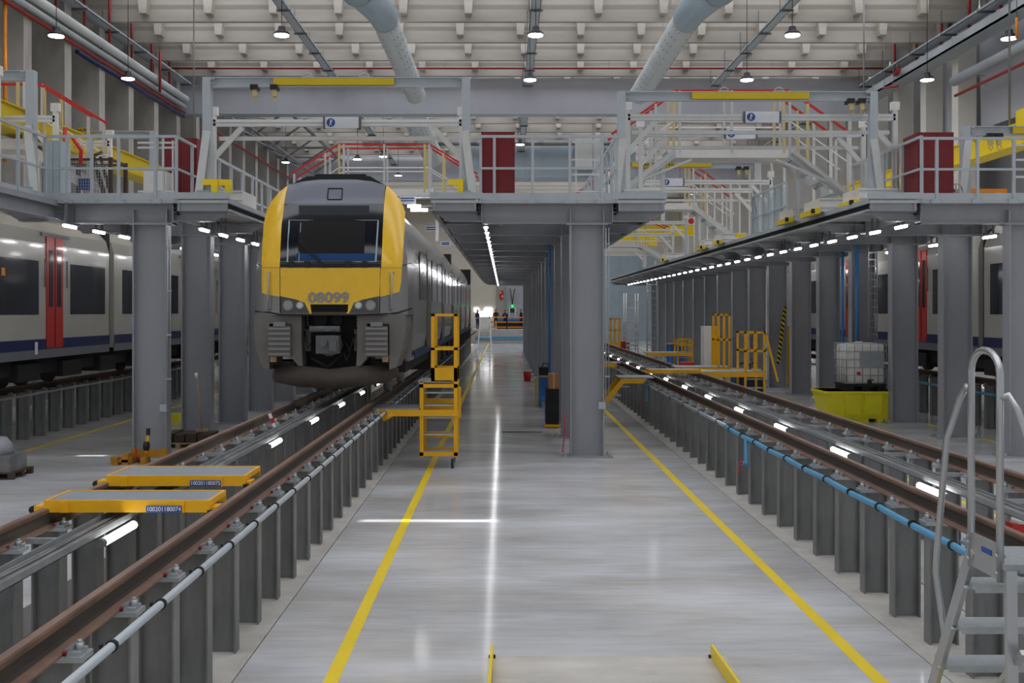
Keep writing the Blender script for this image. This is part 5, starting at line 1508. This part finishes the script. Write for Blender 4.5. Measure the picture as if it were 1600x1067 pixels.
# ------------------------------------------------------------------ people and barrier at the far end
def person(x, y, z, yaw, label, cloth, h=1.76, arms=(0.15, 0.15), bag=False):
    t = thing('person', label, 'person', (x, y, z))
    bm_v = []; 
    S = h / 1.76
    J = {'pel': (0, 0, .95), 'chest': (0, 0, 1.30), 'neck': (0, 0, 1.48), 'lhip': (-.1, 0, .9), 'rhip': (.1, 0, .9), 'lk': (-.11, -.02, .5), 'rk': (.11, -.02, .5), 'la': (-.12, .02, .08), 'ra': (.12, .02, .08), 'lt': (-.13, -.13, .04), 'rt': (.13, -.13, .04),
         'lsh': (-.19, 0, 1.42), 'rsh': (.19, 0, 1.42), 'lel': (-.26, .02, 1.14), 'rel': (.26, .02, 1.14), 'lh': (-.2, -arms[0], .95 + arms[0]), 'rh': (.2, -arms[1], .95 + arms[1]), 'head0': (0, -.01, 1.55), 'head1': (0, -.02, 1.70)}
    rad = {'pel': .15, 'chest': .165, 'neck': .06, 'lhip': .1, 'rhip': .1, 'lk': .065, 'rk': .065, 'la': .045, 'ra': .045, 'lt': .04, 'rt': .04, 'lsh': .075, 'rsh': .075, 'lel': .05, 'rel': .05, 'lh': .04, 'rh': .04, 'head0': .085, 'head1': .095}
    E = [('pel', 'chest'), ('chest', 'neck'), ('neck', 'head0'), ('head0', 'head1'), ('pel', 'lhip'), ('pel', 'rhip'), ('lhip', 'lk'), ('rhip', 'rk'), ('lk', 'la'), ('rk', 'ra'), ('la', 'lt'), ('ra', 'rt'), ('chest', 'lsh'), ('chest', 'rsh'), ('lsh', 'lel'), ('rsh', 'rel'), ('lel', 'lh'), ('rel', 'rh')]
    names = list(J); idx = {n: i for i, n in enumerate(names)}
    cy, sy = math.cos(yaw), math.sin(yaw)
    def T(p): return (S * (p[0] * cy - p[1] * sy), S * (p[0] * sy + p[1] * cy), S * p[2])
    me = bpy.data.meshes.new('body')
    me.from_pydata([T(J[n]) for n in names], [(idx[a], idx[b]) for a, b in E], [])
    o = bpy.data.objects.new('body', me); COL.objects.link(o); o.parent = t
    sk = o.modifiers.new('skin', 'SKIN')
    for i, n in enumerate(names):
        me.skin_vertices[0].data[i].radius = (rad[n] * S, rad[n] * S)
    me.skin_vertices[0].data[idx['pel']].use_root = True
    su = o.modifiers.new('sub', 'SUBSURF'); su.levels = 1; su.render_levels = 1
    me.materials.append(MATS[cloth])
    def W(p): q = T(p); return (q[0] + x, q[1] + y, q[2] + z)
    c = W((0, -.02, 1.66))
    MB().lathe((c[0], c[1], c[2] - .12 * S), [(.0, 0), (.06 * S, .02 * S), (.098 * S, .09 * S), (.1 * S, .15 * S), (.06 * S, .23 * S), (0, .25 * S)], 14).build('head', 'skin', t)
    MB().lathe((c[0], c[1] + .015, c[2] + .02), [(.105 * S, 0), (.105 * S, .05 * S), (.07 * S, .115 * S), (0, .125 * S)], 14).build('hair', 'cloth_black', t)
    for s in ('l', 'r'):
        hpt = W(J[s + 'h'])
        hm = MB().tube([hpt, (hpt[0], hpt[1] - .02, hpt[2] - .07)], [.04, .035], 8)
        for f in range(4): hm.tube([(hpt[0] - .03 + .02 * f, hpt[1] - .02, hpt[2] - .06), (hpt[0] - .03 + .02 * f, hpt[1] - .05, hpt[2] - .12), (hpt[0] - .03 + .02 * f, hpt[1] - .04, hpt[2] - .15)], .009, 5)
        hm.tube([(hpt[0] + .035, hpt[1], hpt[2] - .02), (hpt[0] + .05, hpt[1] - .04, hpt[2] - .08)], .01, 5)
        hm.build('hand', 'skin', t)
    return t
person(atx(746, 95), 95, 1.3, .9, 'person in dark blue overalls standing beside the far end of the train', 'cloth_navy', 1.8)
person(atx(775, 96.5), 96.5, 1.3, 0, 'person in black jacket behind the orange barrier, nearer the train', 'cloth_black', 1.85, (.3, .3))
person(atx(789.5, 96.5), 96.5, 1.3, .4, 'person in black jacket behind the orange barrier, nearer the exit door', 'cloth_black', 1.75, (.35, .1))
person(atx(814, 97.0), 97.0, 1.3, -1.2, 'person in dark clothes partly hidden by the far aisle columns', 'cloth_black', 1.8)
t = thing('barrier_rail', 'orange barrier with three rails across the far end of the aisle', 'barrier', (.2, 95.4, 1.3))
for z in (2.37, 1.92, 1.45): MB().box(-1.2, 3.4, 95.4, 95.46, z, z + .11).build('rail', 'orange', t)
for x in (-1.3, .3, 1.9, 3.3): MB().box(x - .06, x + .06, 95.38, 95.48, 1.3, 2.52).build('post', 'blue_dark' if x < 0 else 'black', t)
t = thing('far_bench', 'blue and white packs on a dark counter behind the orange barrier', 'counter', (.8, 98, 1.3))
MB().box(-.6, 3.2, 98, 98.8, 1.3, 2.05).build('counter', 'black', t)
MB().box(-.5, 3.1, 98.05, 98.6, 2.05, 2.3).build('packs', 'blue', t)
cabinet('grey_cabinet', -2.2, -1.3, 98, 98.6, 2.45, 'plastic_white', 'pale grey cabinet behind the person in blue at the far end', z0=1.3)

# ------------------------------------------------------------------ services under the roof
def pendant(x, y, z, top, label):
    t = thing('highbay_lamp', label, 'lamp', (x, y, z), 'high bay lamps')
    MB().lathe((x, y, z), [(.0, .02), (.24, .02), (.25, .0), (.255, .03), (.2, .10), (.12, .14), (.1, .26), (0, .27)], 16).build('lamp_shade', 'black', t)
    MB().lathe((x, y, z - .02), [(0, 0), (.22, 0), (.22, .03), (0, .03)], 16).build('diffuser', 'highbay', t)
    MB().tube([(x, y, z + .26), (x, y, top)], .012, 5).build('suspension', 'rubber', t)
    return t
LAMPS = [(-6.72, 31.0, 11.35, 'under the left roof tray, nearer row'), (.97, 31.0, 11.35, 'under the middle roof tray, nearer row'), (8.74, 31.0, 11.35, 'under the right roof tray, nearer row'),
         (.95, 37.0, 11.35, 'in front of the fabric girder, middle'), (8.79, 37.0, 11.35, 'in front of the fabric girder, right of the middle'), (-13.5, 30.9, 11.3, 'along the left wall pipes, nearest the camera'), (-13.5, 36.8, 11.35, 'along the left wall pipes, second from the camera'),
         (15.3, 37.0, 11.35, 'along the right wall trays, second from the camera'), (15.3, 31.0, 11.25, 'along the right wall trays, nearest the camera'), (-8.0, 56, 11.3, 'behind the fabric girder near the left trusses'), (-13.2, 62, 12.0, 'behind the fabric girder at the left wall, nearer'), (-13.2, 73, 12.3, 'behind the fabric girder at the left wall, farther'),
         (-6.7, 57, 11.6, 'above the train footbridge'), (-7.0, 68, 12.0, 'above the yellow train roof far back'), (.9, 56, 12.1, 'behind the dark red cabinet of the aisle platform'), (8.8, 60, 11.5, 'behind the near footbridge on the right')]
for x, y, z, w in LAMPS:
    pendant(x, y, z, 15.42, 'round pendant lamp with white light %s' % w)

def roof_tray(x, z, y0, y1, label, w=.34):
    t = thing('roof_tray', label, 'cable tray', (x, y0, z))
    MB().box(x - w / 2, x + w / 2, y0, y1, z, z + .02).box(x - w / 2, x - w / 2 + .02, y0, y1, z, z + .1).box(x + w / 2 - .02, x + w / 2, y0, y1, z, z + .1).build('tray', 'steel_light', t)
    y = y0 + .8
    while y < y1:
        mb = MB()
        mb.box(x - w / 2 - .08, x + w / 2 + .08, y, y + .06, z - .07, z - .0).tube([(x - w / 2 - .06, y + .03, z - .05), (x - w / 2 - .06, y + .03, 14.4)], .012, 5); y += 3.0
        mb.build('hanger', 'dark_steel', t)
    MB().tube([(x - .06, y0, z + .05), (x - .06, y1, z + .05)], .03, 6).tube([(x + .05, y0, z + .05), (x + .05, y1, z + .05)], .035, 6).build('cables', 'black', t)
roof_tray(-7.7, 13.55, 26, 48.4, 'grey cable tray under the roof left of the middle, before the girder')
roof_tray(1.12, 13.55, 26, 48.4, 'grey cable tray under the middle of the roof before the girder')
roof_tray(9.9, 13.55, 26, 48.4, 'grey cable tray under the roof right of the middle, before the girder')
roof_tray(-7.7, 13.3, 50, 73, 'grey cable tray under the roof behind the girder, above the train')
roof_tray(1.12, 13.3, 50, 73, 'grey cable tray under the roof behind the girder, above the aisle')
roof_tray(-14.9, 13.6, 26, 48, 'wide grey cable tray along the left side under the roof', .5)
roof_tray(16.9, 13.5, 26, 48, 'wide grey cable tray along the right side under the roof', .5)
roof_tray(-14.9, 13.4, 50, 73, 'wide grey cable tray along the left side behind the girder', .5)
roof_tray(16.7, 13.4, 50, 73, 'wide grey cable tray along the right side behind the girder', .5)

def duct(x, z, y0, y1, r, label, elbow=True, sx=-1):
    t = thing('air_duct', label, 'duct', (x, y0, z))
    n = 30
    pts = [(x, y0 + (y1 - y0) * k / n, z) for k in range(n + 1)]
    pts += [(x, y1 + .12, z), (x, y1 + .2, z), (x, y1 + .24, z)]
    rs = [r * (1 + .012 * math.sin(k * 1.7)) for k in range(n + 1)] + [r * .88, r * .6, r * .1]
    MB().tube(pts, rs, 20).build('textile_tube', 'duct', t)
    mb = MB()
    for k in range(int((y1 - y0) / .9)):
        for a in (-1.1, -.75, -.4):
            yy = y0 + .5 + .9 * k
            c = Vector((x + r * math.cos(a) * 1.005, yy, z + r * math.sin(a) * 1.005)); c2 = Vector((x - r * math.cos(a) * 1.005, yy, z + r * math.sin(a) * 1.005))
            d = Vector((math.cos(a), 0, math.sin(a))) * .01; d2 = Vector((-math.cos(a), 0, math.sin(a))) * .01
            mb.tube([c - d, c + d], .035, 6); mb.tube([c2 - d2, c2 + d2], .035, 6)
    mb.build('nozzles', 'steel_paint', t)
    yy = y0 + .6
    while yy < y1:
        MB().tube([(x, yy, z + r), (x, yy, 15.42)], .012, 5).build('hanger', 'galv', t); yy += 2.5
    if elbow:
        mb = MB().tube([(x + sx * .55, y0 - 1.9, z + .3), (x + sx * .3, y0 - 1.0, z + .22), (x + sx * .1, y0 - .45, z + .12), (x, y0, z), (x, y0 + .3, z)], [r * 1.15, r * 1.12, r * 1.1, r * 1.06, r * 1.02], 20)
        mb.tube([(x + sx * 1.1, y0 - 4.5, z + .3), (x + sx * .62, y0 - 2.0, z + .3)], r * 1.2, 20)
        mb.build('elbow', 'duct_blue', t)
    return t
duct(-4.1, 13.05, 35.0, 47.5, .46, 'white round textile air duct under the roof left of the middle', sx=-1)
duct(6.3, 13.05, 35.0, 47.5, .46, 'white round textile air duct under the roof right of the middle', sx=1)
duct(-4.4, 12.6, 50, 64, .6, 'white air duct behind the girder above the train', elbow=False)
duct(6.6, 12.4, 50, 60, .5, 'white air duct behind the girder above the empty track', elbow=False)
t = thing('air_handler', 'large pale blue air handling duct across the hall behind the aisle platform', 'duct', (2.5, 66, 13))
MB().box(-2.5, 8.5, 66, 67.6, 11.6, 13.6).build('duct_box', 'duct_blue', t)
MB().box(4.6, 6.2, 64.6, 66, 12.1, 13.95).build('riser', 'duct', t)
mb = MB()
for k in range(11): mb.box(-2.5 + k * 1.0, -2.44 + k * 1.0, 65.95, 66, 11.6, 13.6)
mb.build('seams', 'steel_light', t)
MB().tube([(-9, 65.5, 13.75), (9, 65.5, 13.75)], .18, 10).build('pipe', 'steel_post', t)

def long_pipe(pts, r, m, label, name='pipe', clips=None, cat='pipe'):
    t = thing(name, label, cat, pts[0])
    MB().tube(pts, r, 8).build('pipe_body', m, t)
    a, b = Vector(pts[0]), Vector(pts[-1])
    n = max(2, int((b - a).length / 3.5))
    for k in range(n):
        p = a + (b - a) * ((k + .5) / n)
        if abs(p.x) > 13 and abs(a.x - b.x) < .1 and abs(a.y - b.y) > 1:
            MB().box(min(p.x, -15.1 if p.x < 0 else 17.45), max(p.x, -15.1 if p.x < 0 else 17.45), p.y - .03, p.y + .03, p.z - r - .03, p.z - r).build('wall_bracket', 'galv', t)
        else:
            MB().tube([p + Vector((0, 0, r * .8)), (p.x, p.y, 15.42)], .01, 5).build('hanger', 'galv', t)
    return t
long_pipe([(-15.5, 46, 13.9), (17.6, 46, 13.9)], .045, 'red_pipe', 'thin red sprinkler pipe running across under the roof before the girder')
long_pipe([(-14.82, 24, 12.88), (-14.82, 47.8, 12.88)], .16, 'duct', 'thick pale pipe along the left side under the roof')
long_pipe([(-14.88, 24, 12.52), (-14.88, 47.8, 12.52)], .11, 'steel_light', 'grey pipe just below the thick pale pipe on the left')
long_pipe([(-14.95, 24, 12.3), (-14.95, 48, 12.3)], .06, 'red_pipe', 'thin red pipe along the left side below the grey pipes')
long_pipe([(-15.0, 36, 12.12), (-15.0, 48, 12.12)], .08, 'blue_dark', 'dark blue pipe directly below the thin red pipe on the left')
long_pipe([(-14.95, 52, 12.3), (-14.95, 73, 12.3)], .06, 'red_pipe', 'thin red pipe on the left side behind the girder')
long_pipe([(-14.6, 43.5, 14), (-14.6, 43.5, 12.3)], .06, 'red_pipe', 'vertical red pipe at the left end of the sprinkler line')
for k in range(9):
    single('hanger_rod', MB().tube([(-14.82, 27 + 2.3 * k, 13.0), (-14.82, 27 + 2.3 * k, 15.42)], .05, 6), 'red_pipe', '%s red pipe hanger from the camera over the left pale pipe' % nth(k + 1), 'pipe hanger', 'red hangers over the left pipes')
t = thing('wall_bridge', 'long grey service channel along the right side under the roof', 'channel', (17.0, 24, 12.7))
MB().box(16.6, 17.35, 26, 47.5, 12.75, 12.81).box(16.6, 16.66, 26, 47.5, 12.75, 13.1).build('channel', 'steel_light', t)
MB().tube([(17.1, 26, 13.05), (17.1, 47.5, 13.05)], .18, 10).build('lagged_pipe', 'duct', t)
for k in range(8):
    single('hanger_rod', MB().tube([(17.1, 28 + 2.4 * k, 13.2), (17.1, 28 + 2.4 * k, 15.42)], .06, 6), 'red_pipe', '%s red pipe hanger from the camera over the right service channel' % nth(k + 1), 'pipe hanger', 'red hangers over the right channel')
long_pipe([(17.2, 26, 11.2), (17.2, 39, 11.2)], .06, 'red_pipe', 'thin red pipe along the right grey fabric cover')
long_pipe([(17.15, 28, 11.75), (17.15, 39, 11.75)], .2, 'steel_light', 'thick grey pipe above the thin red pipe on the right')
long_pipe([(15.6, 40.5, 11.9), (16.9, 46, 13.0)], .05, 'red_pipe', 'slanting red pipe beside the right portal post')
long_pipe([(16.2, 42, 12.9), (17.4, 46, 13.3)], .1, 'red_pipe', 'second slanting red pipe higher beside the right portal')
long_pipe([(15.2, 28.5, 12.1), (14.2, 27.5, 13.6)], .14, 'steel_light', 'slanting grey strut near the right roof corner')
long_pipe([(15.03, 30.0, 10.98), (15.03, 30.0, 11.6)], .045, 'orange', 'short orange pipe near the right roof corner lamp')
long_pipe([(-15.05, 30.9, 7.5), (-15.05, 30.9, 13)], .06, 'orange', 'vertical orange pipe on the nearest left concrete column')
MB_ = MB()
for y in (52, 56, 60, 64, 68):
    MB_.bar((-15, y, 13.2), (-11, y, 13.2), .12, .12).bar((-15, y, 13.2), (-13, y + 2, 12.4), .09, .09).bar((-13, y + 2, 12.4), (-11, y, 13.2), .09, .09)
MB_.tube([(-13, 51, 12.4), (-13, 72, 12.4)], .1, 6).tube([(-11, 51, 13.2), (-11, 72, 13.2)], .1, 6)
single('service_truss', MB_, 'steel_post', 'dark service truss carrying pipes behind the girder on the left', 'truss')

# small things near the tracks
t = thing('barrier_tape', 'red and white striped tape hanging between the rails of the train track', 'tape', (-3.62, 16.0, 1.25))
for k in range(4):
    a = Vector((-3.66 + .03 * k, 16.0, 1.40 - .075 * k)); b_ = Vector((-3.63 + .03 * k, 16.0, 1.325 - .075 * k))
    MB().bar(a, b_, .05, .008, (0, 1, 0)).build('tape_band', 'white' if k % 2 == 0 else 'red', t)
t = thing('signal_box', 'small red and white signal device between the rails near the right edge', 'signal', (5.02, 10.0, 0))
MB().box(4.95, 5.15, 9.95, 10.1, .8, .93).build('signal_body', 'red', t)
MB().lathe((5.05, 10.02, .93), [(0, 0), (.09, 0), (.07, .06), (0, .07)], 12).build('signal_lens', 'white', t)
MB().box(5.03, 5.07, 10.0, 10.04, 0, .8).build('signal_post', 'galv', t)
# notice boards and lamps hanging over the train roof beside the aisle platform
for i, (px0, px1, y0, y1, d) in enumerate(((624, 650, 306, 318, 26.0), (664, 685, 352, 362, 34.0), (688, 705, 377, 384, 41.0))):
    t = thing('notice_board', '%s small white notice with blue lines from the camera, over the train roof edge' % nth(i + 1), 'notice', (atx((px0 + px1) / 2, d), d, atz(y1, d)), 'white notices over the train roof edge')
    MB().box(atx(px0, d), atx(px1, d), d, d + .03, atz(y1, d), atz(y0, d)).build('board', 'sign_white', t)
    mb = MB()
    for q in (.3, .62): mb.box(atx(px0 + 2, d), atx(px1 - 3, d), d - .004, d, atz(y0 + (y1 - y0) * q + 1, d), atz(y0 + (y1 - y0) * q - .6, d))
    mb.build('blue_lines', 'sign_blue', t)
    MB().box(atx(px0, d), -1.2, d + .03, d + .1, atz(y0, d) - .04, atz(y0, d) + .02).build('carrier_bar', 'steel_light', t)
for i, (px0, px1, py, d) in enumerate(((637, 657, 322, 26.5), (642, 668, 328, 26.0))):
    t = thing('side_lamp', '%s white lamp tube over the train roof beside the aisle platform front' % ('upper' if i == 0 else 'lower'), 'lamp', (atx(px0, d), d, atz(py, d)))
    MB().tube([(atx(px0, d), d, atz(py, d)), (atx(px1, d), d, atz(py, d))], .04, 8).build('lit_tube', 'tube', t)
    MB().box(atx(px1, d), -1.3, d - .02, d + .02, atz(py, d) - .02, atz(py, d) + .02).build('lamp_arm', 'dark_steel', t)
